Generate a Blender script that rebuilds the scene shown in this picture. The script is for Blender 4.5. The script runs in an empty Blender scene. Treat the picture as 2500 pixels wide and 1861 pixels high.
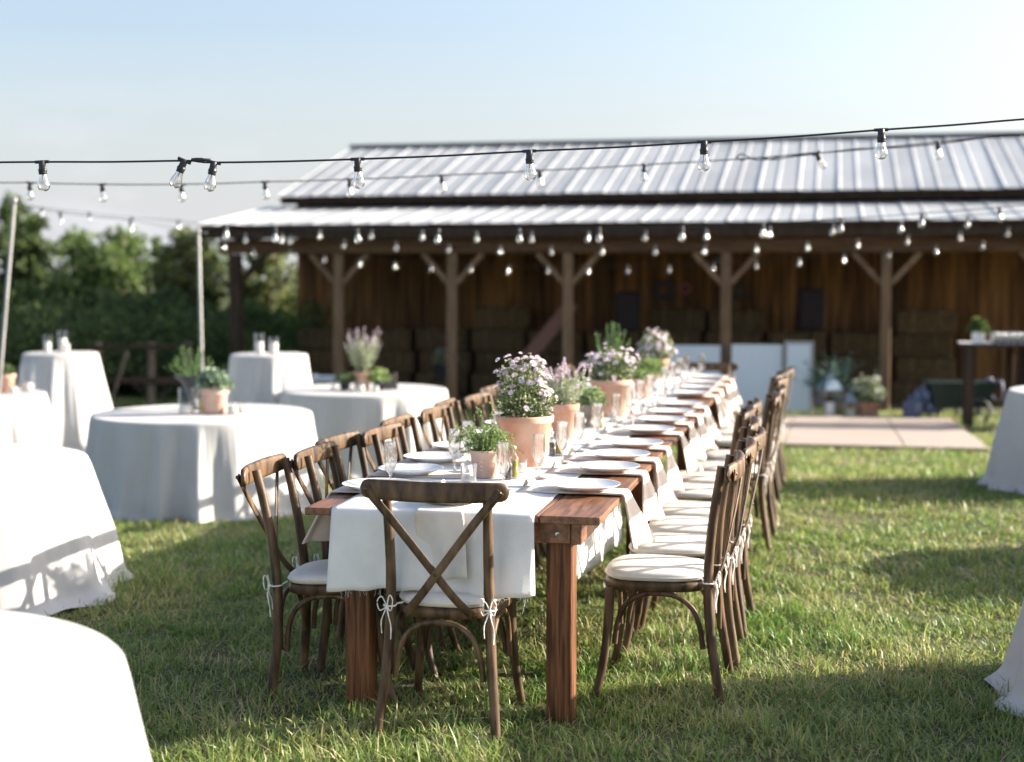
import bpy, math, random
import numpy as np
from mathutils import Vector, Matrix

S = bpy.context.scene
C = S.collection
R = math.radians
PI = math.pi

# ---------------------------------------------------------------- camera, sky, sun, exposure
YAW = R(12.33)
SUN_AZ, SUN_EL = R(23.0), R(20.0)           # angle from +X towards +Y, height
cam = bpy.data.cameras.new('camera')
cam.sensor_width = 56.0
cam.lens = 80.0
cam.clip_start = 0.1
cam.clip_end = 1500.0
cam.dof.use_dof = True
cam.dof.focus_distance = 5.45
cam.dof.aperture_fstop = 2.5
camo = bpy.data.objects.new('camera', cam)
C.objects.link(camo)
camo.location = (0, 0, 1.6)
camo.rotation_euler = (R(90 - 4.187), 0, YAW)
S.camera = camo

W = bpy.data.worlds.new('World')
S.world = W
W.use_nodes = True
wn, wl = W.node_tree.nodes, W.node_tree.links
wn.clear()
sky = wn.new('ShaderNodeTexSky')
sky.sky_type = 'NISHITA'
sky.sun_disc = False
sky.sun_elevation = SUN_EL
sky.sun_rotation = R(90) - SUN_AZ
sky.altitude = 200
sky.air_density = 1.0
sky.dust_density = 4.2
sky.ozone_density = 2.0
# faint cumulus low over the horizon
tc = wn.new('ShaderNodeTexCoord')
mp = wn.new('ShaderNodeMapping'); mp.inputs['Scale'].default_value = (7, 7, 20)
nz = wn.new('ShaderNodeTexNoise'); nz.inputs['Scale'].default_value = 1.0; nz.inputs['Detail'].default_value = 5
cr = wn.new('ShaderNodeMapRange'); cr.inputs['From Min'].default_value = 0.50; cr.inputs['From Max'].default_value = 0.66
sx = wn.new('ShaderNodeSeparateXYZ')
lo = wn.new('ShaderNodeMapRange'); lo.inputs['From Min'].default_value = 0.16; lo.inputs['From Max'].default_value = 0.02
lo.inputs['To Max'].default_value = 0.97
cr.inputs['To Min'].default_value = 0.72
mu = wn.new('ShaderNodeMath'); mu.operation = 'MULTIPLY'
mx = wn.new('ShaderNodeMixRGB'); mx.inputs[2].default_value = (3.25, 3.3, 3.5, 1)
bg = wn.new('ShaderNodeBackground'); bg.inputs['Strength'].default_value = 0.100
wo = wn.new('ShaderNodeOutputWorld')
wl.new(tc.outputs['Generated'], mp.inputs['Vector']); wl.new(mp.outputs[0], nz.inputs['Vector'])
wl.new(nz.outputs['Fac'], cr.inputs['Value']); wl.new(tc.outputs['Generated'], sx.inputs[0])
wl.new(sx.outputs['Z'], lo.inputs['Value']); wl.new(cr.outputs[0], mu.inputs[0]); wl.new(lo.outputs[0], mu.inputs[1])
hs_ = wn.new('ShaderNodeHueSaturation'); hs_.inputs['Saturation'].default_value = 0.80; hs_.inputs['Hue'].default_value = 0.502
wl.new(sky.outputs[0], hs_.inputs['Color'])
wl.new(mu.outputs[0], mx.inputs[0]); wl.new(hs_.outputs[0], mx.inputs[1])
wl.new(mx.outputs[0], bg.inputs['Color']); wl.new(bg.outputs[0], wo.inputs['Surface'])

sl = bpy.data.lights.new('sun', 'SUN')
sl.energy = 4.7
sl.angle = R(0.53)
sl.color = (1.0, 0.90, 0.76)
so = bpy.data.objects.new('sun', sl)
C.objects.link(so)
sd = Vector((math.cos(SUN_EL) * math.cos(SUN_AZ), math.cos(SUN_EL) * math.sin(SUN_AZ), math.sin(SUN_EL)))
so.rotation_euler = sd.to_track_quat('Z', 'Y').to_euler()
so.location = (30, 12, 14)

S.view_settings.view_transform = 'Standard'
S.view_settings.look = 'None'
S.view_settings.gamma = 1.0
S.view_settings.exposure = 1.62
S.view_settings.use_curve_mapping = False
S.render.engine = 'CYCLES'
S.cycles.use_denoising = True
S.cycles.max_bounces = 10
S.cycles.transparent_max_bounces = 24
S.cycles.caustics_reflective = False
S.cycles.caustics_refractive = False
S.cycles.sample_clamp_indirect = 6.0

def at(x, d, z=0.0):
    """x metres to the right of the view axis, d metres out -> world point"""
    return Vector((x * math.cos(YAW) - d * math.sin(YAW), x * math.sin(YAW) + d * math.cos(YAW), z))

def sstep(a, b, v):
    t = np.clip((np.asarray(v, float) - a) / (b - a), 0, 1)
    return t * t * (3 - 2 * t)

def ground(x, y):
    x = np.asarray(x, float); y = np.asarray(y, float)
    gr = -0.034 * np.clip(y - 10.5, 0, 12)
    gl = -0.26 * sstep(6.5, 11.5, y) - 0.013 * np.clip(y - 11.5, 0, 11)
    w = sstep(1.6, 4.2, -x)
    g = gr * (1 - w) + gl * w
    g = g - 0.26 * np.clip(y - 21.5, 0, 12) * sstep(9.3, 12.0, -x)
    return g + 0.006 * np.sin(x * 2.1 + 1) * np.sin(y * 1.7) + 0.004 * np.sin(x * 5.3 + y * 3.1)
def gz(x, y):
    return float(ground(x, y))

# ---------------------------------------------------------------- mesh building
def vn(a):
    n = np.linalg.norm(a, axis=-1, keepdims=True)
    return a / np.where(n == 0, 1, n)

def smooth_path(pts, k=4):
    P = [Vector(p) for p in pts]
    out = []
    for i in range(len(P) - 1):
        p0 = P[max(i - 1, 0)]; p1 = P[i]; p2 = P[i + 1]; p3 = P[min(i + 2, len(P) - 1)]
        for j in range(k):
            t = j / k
            out.append(0.5 * ((2 * p1) + (p2 - p0) * t + (2 * p0 - 5 * p1 + 4 * p2 - p3) * t * t + (3 * p1 - p0 - 3 * p2 + p3) * t ** 3))
    out.append(P[-1])
    return out

class MB:
    def __init__(s):
        s.v = []; s.f = []
    def add(s, v, f):
        o = len(s.v)
        s.v += [tuple(p) for p in v]
        s.f += [tuple(i + o for i in q) for q in f]
        return s
    def box(s, c, d, rot=None, bev=0.004):
        c = Vector(c); h = [x / 2 for x in d]
        b = min(bev, 0.45 * min(d))
        vs = []
        idx = {}
        for sx_ in (-1, 1):
            for sy_ in (-1, 1):
                for sz_ in (-1, 1):
                    sg = (sx_, sy_, sz_)
                    for ax in range(3):
                        p = [sg[i] * (h[i] - (0 if i == ax else b)) for i in range(3)]
                        idx[(sg, ax)] = len(vs); vs.append(Vector(p))
        fs = []
        def q(*k): fs.append([idx[x] for x in k])
        for ax in range(3):
            o = [i for i in range(3) if i != ax]
            for sg_ in (-1, 1):
                cs = []
                for a_, b_ in ((-1, -1), (1, -1), (1, 1), (-1, 1)):
                    t = [0, 0, 0]; t[ax] = sg_; t[o[0]] = a_; t[o[1]] = b_
                    cs.append((tuple(t), ax))
                q(*cs)
            for a_ in (-1, 1):
                for b_ in (-1, 1):
                    t0 = [0, 0, 0]; t0[o[0]] = a_; t0[o[1]] = b_
                    t1 = list(t0); t0[ax] = -1; t1[ax] = 1
                    q((tuple(t0), o[0]), (tuple(t1), o[0]), (tuple(t1), o[1]), (tuple(t0), o[1]))
        for sx_ in (-1, 1):
            for sy_ in (-1, 1):
                for sz_ in (-1, 1):
                    sg = (sx_, sy_, sz_)
                    q((sg, 0), (sg, 1), (sg, 2))
        # orient outward
        for f in fs:
            m = sum((vs[i] for i in f), Vector()) / len(f)
            n = (vs[f[1]] - vs[f[0]]).cross(vs[f[2]] - vs[f[0]])
            if n.dot(m) < 0: f.reverse()
        if rot is not None: vs = [rot @ p for p in vs]
        return s.add([p + c for p in vs], fs)
    def bar(s, a, b, w, t, up=(0, 0, 1), bev=0.004):
        a = Vector(a); b = Vector(b); d = b - a
        y = d.normalized(); x = y.cross(Vector(up)).normalized(); z = x.cross(y)
        M = Matrix((x, y, z)).transposed()
        return s.box((a + b) / 2, (w, d.length, t), M, bev)
    def sweep(s, pts, prof, up=(0, 0, 1), cap=True):
        P = [Vector(p) for p in pts]; n = len(P); o = len(s.v); up = Vector(up)
        rings = []
        for i in range(n):
            t = (P[min(i + 1, n - 1)] - P[max(i - 1, 0)]).normalized()
            sd_ = t.cross(up)
            if sd_.length < 1e-4: sd_ = t.cross(Vector((1, 0.02, 0)))
            sd_.normalize(); uv = sd_.cross(t)
            pr = prof(i / (n - 1)) if callable(prof) else prof
            rings.append([P[i] + sd_ * a + uv * b for a, b in pr])
        m = len(rings[0])
        vs = [p for r in rings for p in r]; fs = []
        for i in range(n - 1):
            for j in range(m):
                k = (j + 1) % m
                fs.append((i * m + j, i * m + k, (i + 1) * m + k, (i + 1) * m + j))
        if cap:
            b0 = len(vs); vs += rings[0]; fs.append(tuple(range(b0, b0 + m))[::-1])
            b1 = len(vs); vs += rings[-1]; fs.append(tuple(range(b1, b1 + m)))
        return s.add(vs, [f[::-1] for f in fs])
    def tube(s, pts, r, n=8, cap=True, flat=1.0, up=(0, 0, 1)):
        rr = r if callable(r) else (lambda t: r)
        return s.sweep(pts, lambda t: [(rr(t) * math.cos(2 * PI * j / n), flat * rr(t) * math.sin(2 * PI * j / n)) for j in range(n)], up, cap)
    def lathe(s, prof, n=24, c=(0, 0, 0)):
        c = Vector(c); vs = []; fs = []; m = len(prof)
        for r, z in prof:
            for j in range(n):
                a = 2 * PI * j / n
                vs.append(c + Vector((r * math.cos(a), r * math.sin(a), z)))
        for i in range(m - 1):
            for j in range(n):
                k = (j + 1) % n
                fs.append((i * n + j, i * n + k, (i + 1) * n + k, (i + 1) * n + j))
        return s.add(vs, fs)
    def grid(s, P):
        """P: (nu, nv, 3) array"""
        P = np.asarray(P, float); nu, nv = P.shape[:2]
        fs = [(i * nv + j, (i + 1) * nv + j, (i + 1) * nv + j + 1, i * nv + j + 1) for i in range(nu - 1) for j in range(nv - 1)]
        return s.add(P.reshape(-1, 3).tolist(), fs)
    def shell(s, P, th=0.002):
        P = np.asarray(P, float); nu, nv = P.shape[:2]
        N = vn(np.cross(np.gradient(P, axis=0), np.gradient(P, axis=1)))
        o = len(s.v)
        s.grid(P + N * th / 2)
        b = P - N * th / 2; o2 = len(s.v)
        s.v += [tuple(p) for p in b.reshape(-1, 3).tolist()]
        s.f += [(o2 + i * nv + j, o2 + i * nv + j + 1, o2 + (i + 1) * nv + j + 1, o2 + (i + 1) * nv + j) for i in range(nu - 1) for j in range(nv - 1)]
        rim = [i * nv for i in range(nu)] + [(nu - 1) * nv + j for j in range(1, nv)] + [i * nv + nv - 1 for i in range(nu - 2, -1, -1)] + [j for j in range(nv - 2, 0, -1)]
        for a, b_ in zip(rim, rim[1:] + rim[:1]):
            s.f.append((o + b_, o + a, o2 + a, o2 + b_))
        return s
    def slab(s, outline, levels):
        """outline(k)->list of (x,y) for inset k ; levels [(z,k)] bottom to top"""
        vs = []; fs = []; m = None
        for z, k in levels:
            o = outline(k); m = len(o)
            vs += [(x, y, z) for x, y in o]
        L = len(levels)
        for i in range(L - 1):
            for j in range(m):
                k = (j + 1) % m
                fs.append((i * m + j, i * m + k, (i + 1) * m + k, (i + 1) * m + j))
        fs.append(tuple(range(m))[::-1]); fs.append(tuple(range((L - 1) * m, L * m)))
        return s.add(vs, fs)
    def build(s, name, mat, parent=None, smooth=True):
        me = bpy.data.meshes.new(name)
        me.from_pydata(s.v, [], s.f)
        if smooth: me.polygons.foreach_set('use_smooth', [True] * len(me.polygons))
        return link(name, me, mat, parent)

def link(name, me, mat, parent=None):
    if mat is not None and not me.materials: me.materials.append(mat)
    o = bpy.data.objects.new(name, me)
    C.objects.link(o)
    if parent is not None: o.parent = parent
    return o

def fast_mesh(name, V, F, smooth=False):
    V = np.ascontiguousarray(V, np.float32); F = np.ascontiguousarray(F, np.int32)
    me = bpy.data.meshes.new(name)
    k = F.shape[1]
    me.vertices.add(len(V)); me.vertices.foreach_set('co', V.ravel())
    me.loops.add(F.size); me.loops.foreach_set('vertex_index', F.ravel())
    me.polygons.add(len(F)); me.polygons.foreach_set('loop_start', np.arange(0, F.size, k, dtype=np.int32))
    me.update(calc_edges=True); me.validate()
    if smooth: me.polygons.foreach_set('use_smooth', [True] * len(F))
    return me

def cards(rng, P, D, L, Wd, droop=0.0, fold=0.0):
    """leaf shaped quads: base P, direction D, length L, width Wd"""
    P = np.asarray(P, float); n = len(P); D = vn(np.asarray(D, float))
    L = np.broadcast_to(np.asarray(L, float), (n,))[:, None]; Wd = np.broadcast_to(np.asarray(Wd, float), (n,))[:, None]
    Sd = vn(np.cross(D, rng.normal(size=(n, 3))))
    tip = P + D * L; tip[:, 2] -= droop * L[:, 0]
    mid = P + D * L * 0.55
    V = np.stack([P, mid + Sd * Wd / 2, tip, mid - Sd * Wd / 2], 1).reshape(-1, 3)
    F = np.arange(4 * n).reshape(n, 4)
    return V, F

def cat(*vf):
    Vs, Fs, o = [], [], 0
    for V, F in vf:
        Vs.append(np.asarray(V)); Fs.append(np.asarray(F) + o); o += len(V)
    return np.concatenate(Vs), np.concatenate(Fs)

def unit(rng, n, up=None):
    d = vn(rng.normal(size=(n, 3)))
    if up is not None:
        d[:, 2] = np.abs(d[:, 2]) * up
        d = vn(d)
    return d

# ---------------------------------------------------------------- things, parts, labels
def tag(o, label, cat_, group=None):
    o['label'] = label; o['category'] = cat_
    if group: o['group'] = group
    return o
def thing(name, label, cat_, loc=(0, 0, 0), rz=0.0, group=None):
    o = bpy.data.objects.new(name, None)
    o.empty_display_size = 0.1
    C.objects.link(o)
    o.location = loc; o.rotation_euler = (0, 0, rz)
    return tag(o, label, cat_, group)
def struct(o, kind='structure'):
    o['kind'] = kind
    return o
def copy_tree(o, parent=None):
    c = o.copy(); C.objects.link(c); c.parent = parent
    for ch in list(o.children): copy_tree(ch, c)
    return c
def dup(root, loc, rz, label):
    c = copy_tree(root)
    c.location = loc; c.rotation_euler = (0, 0, rz); c['label'] = label
    return c
ORD = ['first', 'second', 'third', 'fourth', 'fifth', 'sixth', 'seventh', 'eighth', 'ninth', 'tenth', 'eleventh', 'twelfth', 'thirteenth']

# ---------------------------------------------------------------- materials
def mat(name, col, rough=0.6, col2=None, scale=8.0, stretch=(1, 1, 1), metal=0.0, bump=0.0, bscale=None, vary=0.0,
        trans=0.0, coords='Object', detail=4, island=None, lo_=0.35, hi_=0.65, spec=0.5, sheen=0.0, dist=0.0):
    m = bpy.data.materials.new(name); m.use_nodes = True
    N, L = m.node_tree.nodes, m.node_tree.links
    b = N['Principled BSDF']
    b.inputs['Roughness'].default_value = rough; b.inputs['Metallic'].default_value = metal
    b.inputs['Specular IOR Level'].default_value = spec
    if sheen: b.inputs['Sheen Weight'].default_value = sheen
    tcn = N.new('ShaderNodeTexCoord'); oi = N.new('ShaderNodeObjectInfo')
    vec = tcn.outputs['Object']
    if coords == 'World':
        ge = N.new('ShaderNodeNewGeometry'); vec = ge.outputs['Position']
    off = N.new('ShaderNodeVectorMath'); off.operation = 'MULTIPLY_ADD'
    off.inputs[1].default_value = (17, 31, 23) if coords != 'World' else (0, 0, 0)
    L.new(oi.outputs['Random'], off.inputs[0]); L.new(vec, off.inputs[2])
    mpn = N.new('ShaderNodeMapping'); mpn.inputs['Scale'].default_value = tuple(scale * s for s in stretch)
    L.new(off.outputs[0], mpn.inputs['Vector'])
    n1 = N.new('ShaderNodeTexNoise'); n1.inputs['Scale'].default_value = 1.0; n1.inputs['Detail'].default_value = detail
    n1.inputs['Distortion'].default_value = dist
    L.new(mpn.outputs[0], n1.inputs['Vector'])
    out = None
    if col2 is not None:
        r = N.new('ShaderNodeMapRange'); r.inputs['From Min'].default_value = lo_; r.inputs['From Max'].default_value = hi_
        L.new(n1.outputs['Fac'], r.inputs['Value'])
        x = N.new('ShaderNodeMixRGB'); x.inputs[1].default_value = (*col, 1); x.inputs[2].default_value = (*col2, 1)
        L.new(r.outputs[0], x.inputs[0]); out = x.outputs[0]
    else:
        rg = N.new('ShaderNodeRGB'); rg.outputs[0].default_value = (*col, 1); out = rg.outputs[0]
    if island is not None:
        ge2 = N.new('ShaderNodeNewGeometry')
        rp = N.new('ShaderNodeValToRGB'); e = rp.color_ramp.elements
        e[0].position = island[0][0]; e[0].color = (*island[0][1], 1)
        e[1].position = island[-1][0]; e[1].color = (*island[-1][1], 1)
        for p_, c_ in island[1:-1]:
            q = e.new(p_); q.color = (*c_, 1)
        L.new(ge2.outputs['Random Per Island'], rp.inputs[0])
        x = N.new('ShaderNodeMixRGB'); x.blend_type = 'MULTIPLY'; x.inputs[0].default_value = 1.0
        L.new(out, x.inputs[1]); L.new(rp.outputs[0], x.inputs[2]); out = x.outputs[0]
    if vary:
        hs = N.new('ShaderNodeHueSaturation')
        r = N.new('ShaderNodeMapRange'); r.inputs['To Min'].default_value = 1 - vary; r.inputs['To Max'].default_value = 1 + vary
        L.new(oi.outputs['Random'], r.inputs['Value']); L.new(r.outputs[0], hs.inputs['Value']); L.new(out, hs.inputs['Color']); out = hs.outputs[0]
    L.new(out, b.inputs['Base Color'])
    if bump:
        if bscale is not None:
            n2 = N.new('ShaderNodeTexNoise'); n2.inputs['Scale'].default_value = bscale; n2.inputs['Detail'].default_value = 3
            L.new(off.outputs[0], n2.inputs['Vector']); h = n2.outputs['Fac']
        else: h = n1.outputs['Fac']
        bp = N.new('ShaderNodeBump'); bp.inputs['Strength'].default_value = bump; bp.inputs['Distance'].default_value = 0.01
        L.new(h, bp.inputs['Height']); L.new(bp.outputs[0], b.inputs['Normal'])
    if trans:
        t = N.new('ShaderNodeBsdfTranslucent'); L.new(out, t.inputs['Color'])
        ms = N.new('ShaderNodeMixShader'); ms.inputs[0].default_value = trans
        o_ = N['Material Output']
        L.new(b.outputs[0], ms.inputs[1]); L.new(t.outputs[0], ms.inputs[2]); L.new(ms.outputs[0], o_.inputs['Surface'])
    return m

def thin_glass(name, tint=(1, 1, 1), rough=0.02, ior=1.5, gain=1.0):
    m = bpy.data.materials.new(name); m.use_nodes = True
    N, L = m.node_tree.nodes, m.node_tree.links
    N.remove(N['Principled BSDF'])
    tr = N.new('ShaderNodeBsdfTransparent'); tr.inputs[0].default_value = (*tint, 1)
    gl = N.new('ShaderNodeBsdfGlossy'); gl.inputs['Roughness'].default_value = rough
    fr = N.new('ShaderNodeLayerWeight'); fr.inputs['Blend'].default_value = 0.5
    pw = N.new('ShaderNodeMath'); pw.operation = 'POWER'; pw.inputs[1].default_value = 3.0
    mm = N.new('ShaderNodeMath'); mm.operation = 'MULTIPLY_ADD'; mm.inputs[1].default_value = 0.75 * gain; mm.inputs[2].default_value = 0.045 * gain; mm.use_clamp = True
    ms = N.new('ShaderNodeMixShader')
    L.new(fr.outputs['Facing'], pw.inputs[0]); L.new(pw.outputs[0], mm.inputs[0]); L.new(mm.outputs[0], ms.inputs[0]); L.new(tr.outputs[0], ms.inputs[1]); L.new(gl.outputs[0], ms.inputs[2])
    L.new(ms.outputs[0], N['Material Output'].inputs['Surface'])
    return m

def add_creases(m):
    N, L = m.node_tree.nodes, m.node_tree.links
    b = N['Principled BSDF']; bp = b.inputs['Normal'].links[0].from_node
    old = bp.inputs['Height'].links[0].from_socket
    tcn = N.new('ShaderNodeTexCoord'); sp = N.new('ShaderNodeSeparateXYZ'); L.new(tcn.outputs['Object'], sp.inputs[0])
    tot = old
    for ax, off_ in (('X', 0.11), ('Y', -0.07), ('X', -0.38), ('Y', 0.40)):
        a = N.new('ShaderNodeMath'); a.operation = 'ADD'; a.inputs[1].default_value = off_
        ab = N.new('ShaderNodeMath'); ab.operation = 'ABSOLUTE'
        r = N.new('ShaderNodeMapRange'); r.inputs['From Min'].default_value = 0.0; r.inputs['From Max'].default_value = 0.012
        r.inputs['To Min'].default_value = 0.35; r.inputs['To Max'].default_value = 0.0
        ad = N.new('ShaderNodeMath'); ad.operation = 'ADD'
        L.new(sp.outputs[ax], a.inputs[0]); L.new(a.outputs[0], ab.inputs[0]); L.new(ab.outputs[0], r.inputs['Value'])
        L.new(r.outputs[0], ad.inputs[0]); L.new(tot, ad.inputs[1]); tot = ad.outputs[0]
    L.new(tot, bp.inputs['Height'])

def flute_glass(name):
    m = thin_glass(name, (0.99, 0.99, 0.99), 0.02, 1.5, 1.6)
    N, L = m.node_tree.nodes, m.node_tree.links
    out = N['Material Output']; thin = out.inputs['Surface'].links[0].from_socket
    g = N.new('ShaderNodeBsdfGlass'); g.inputs['IOR'].default_value = 1.48; g.inputs['Roughness'].default_value = 0.0
    x = N.new('ShaderNodeMixShader'); x.inputs[0].default_value = 0.55
    L.new(thin, x.inputs[1]); L.new(g.outputs[0], x.inputs[2]); L.new(x.outputs[0], out.inputs['Surface'])
    return m

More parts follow.
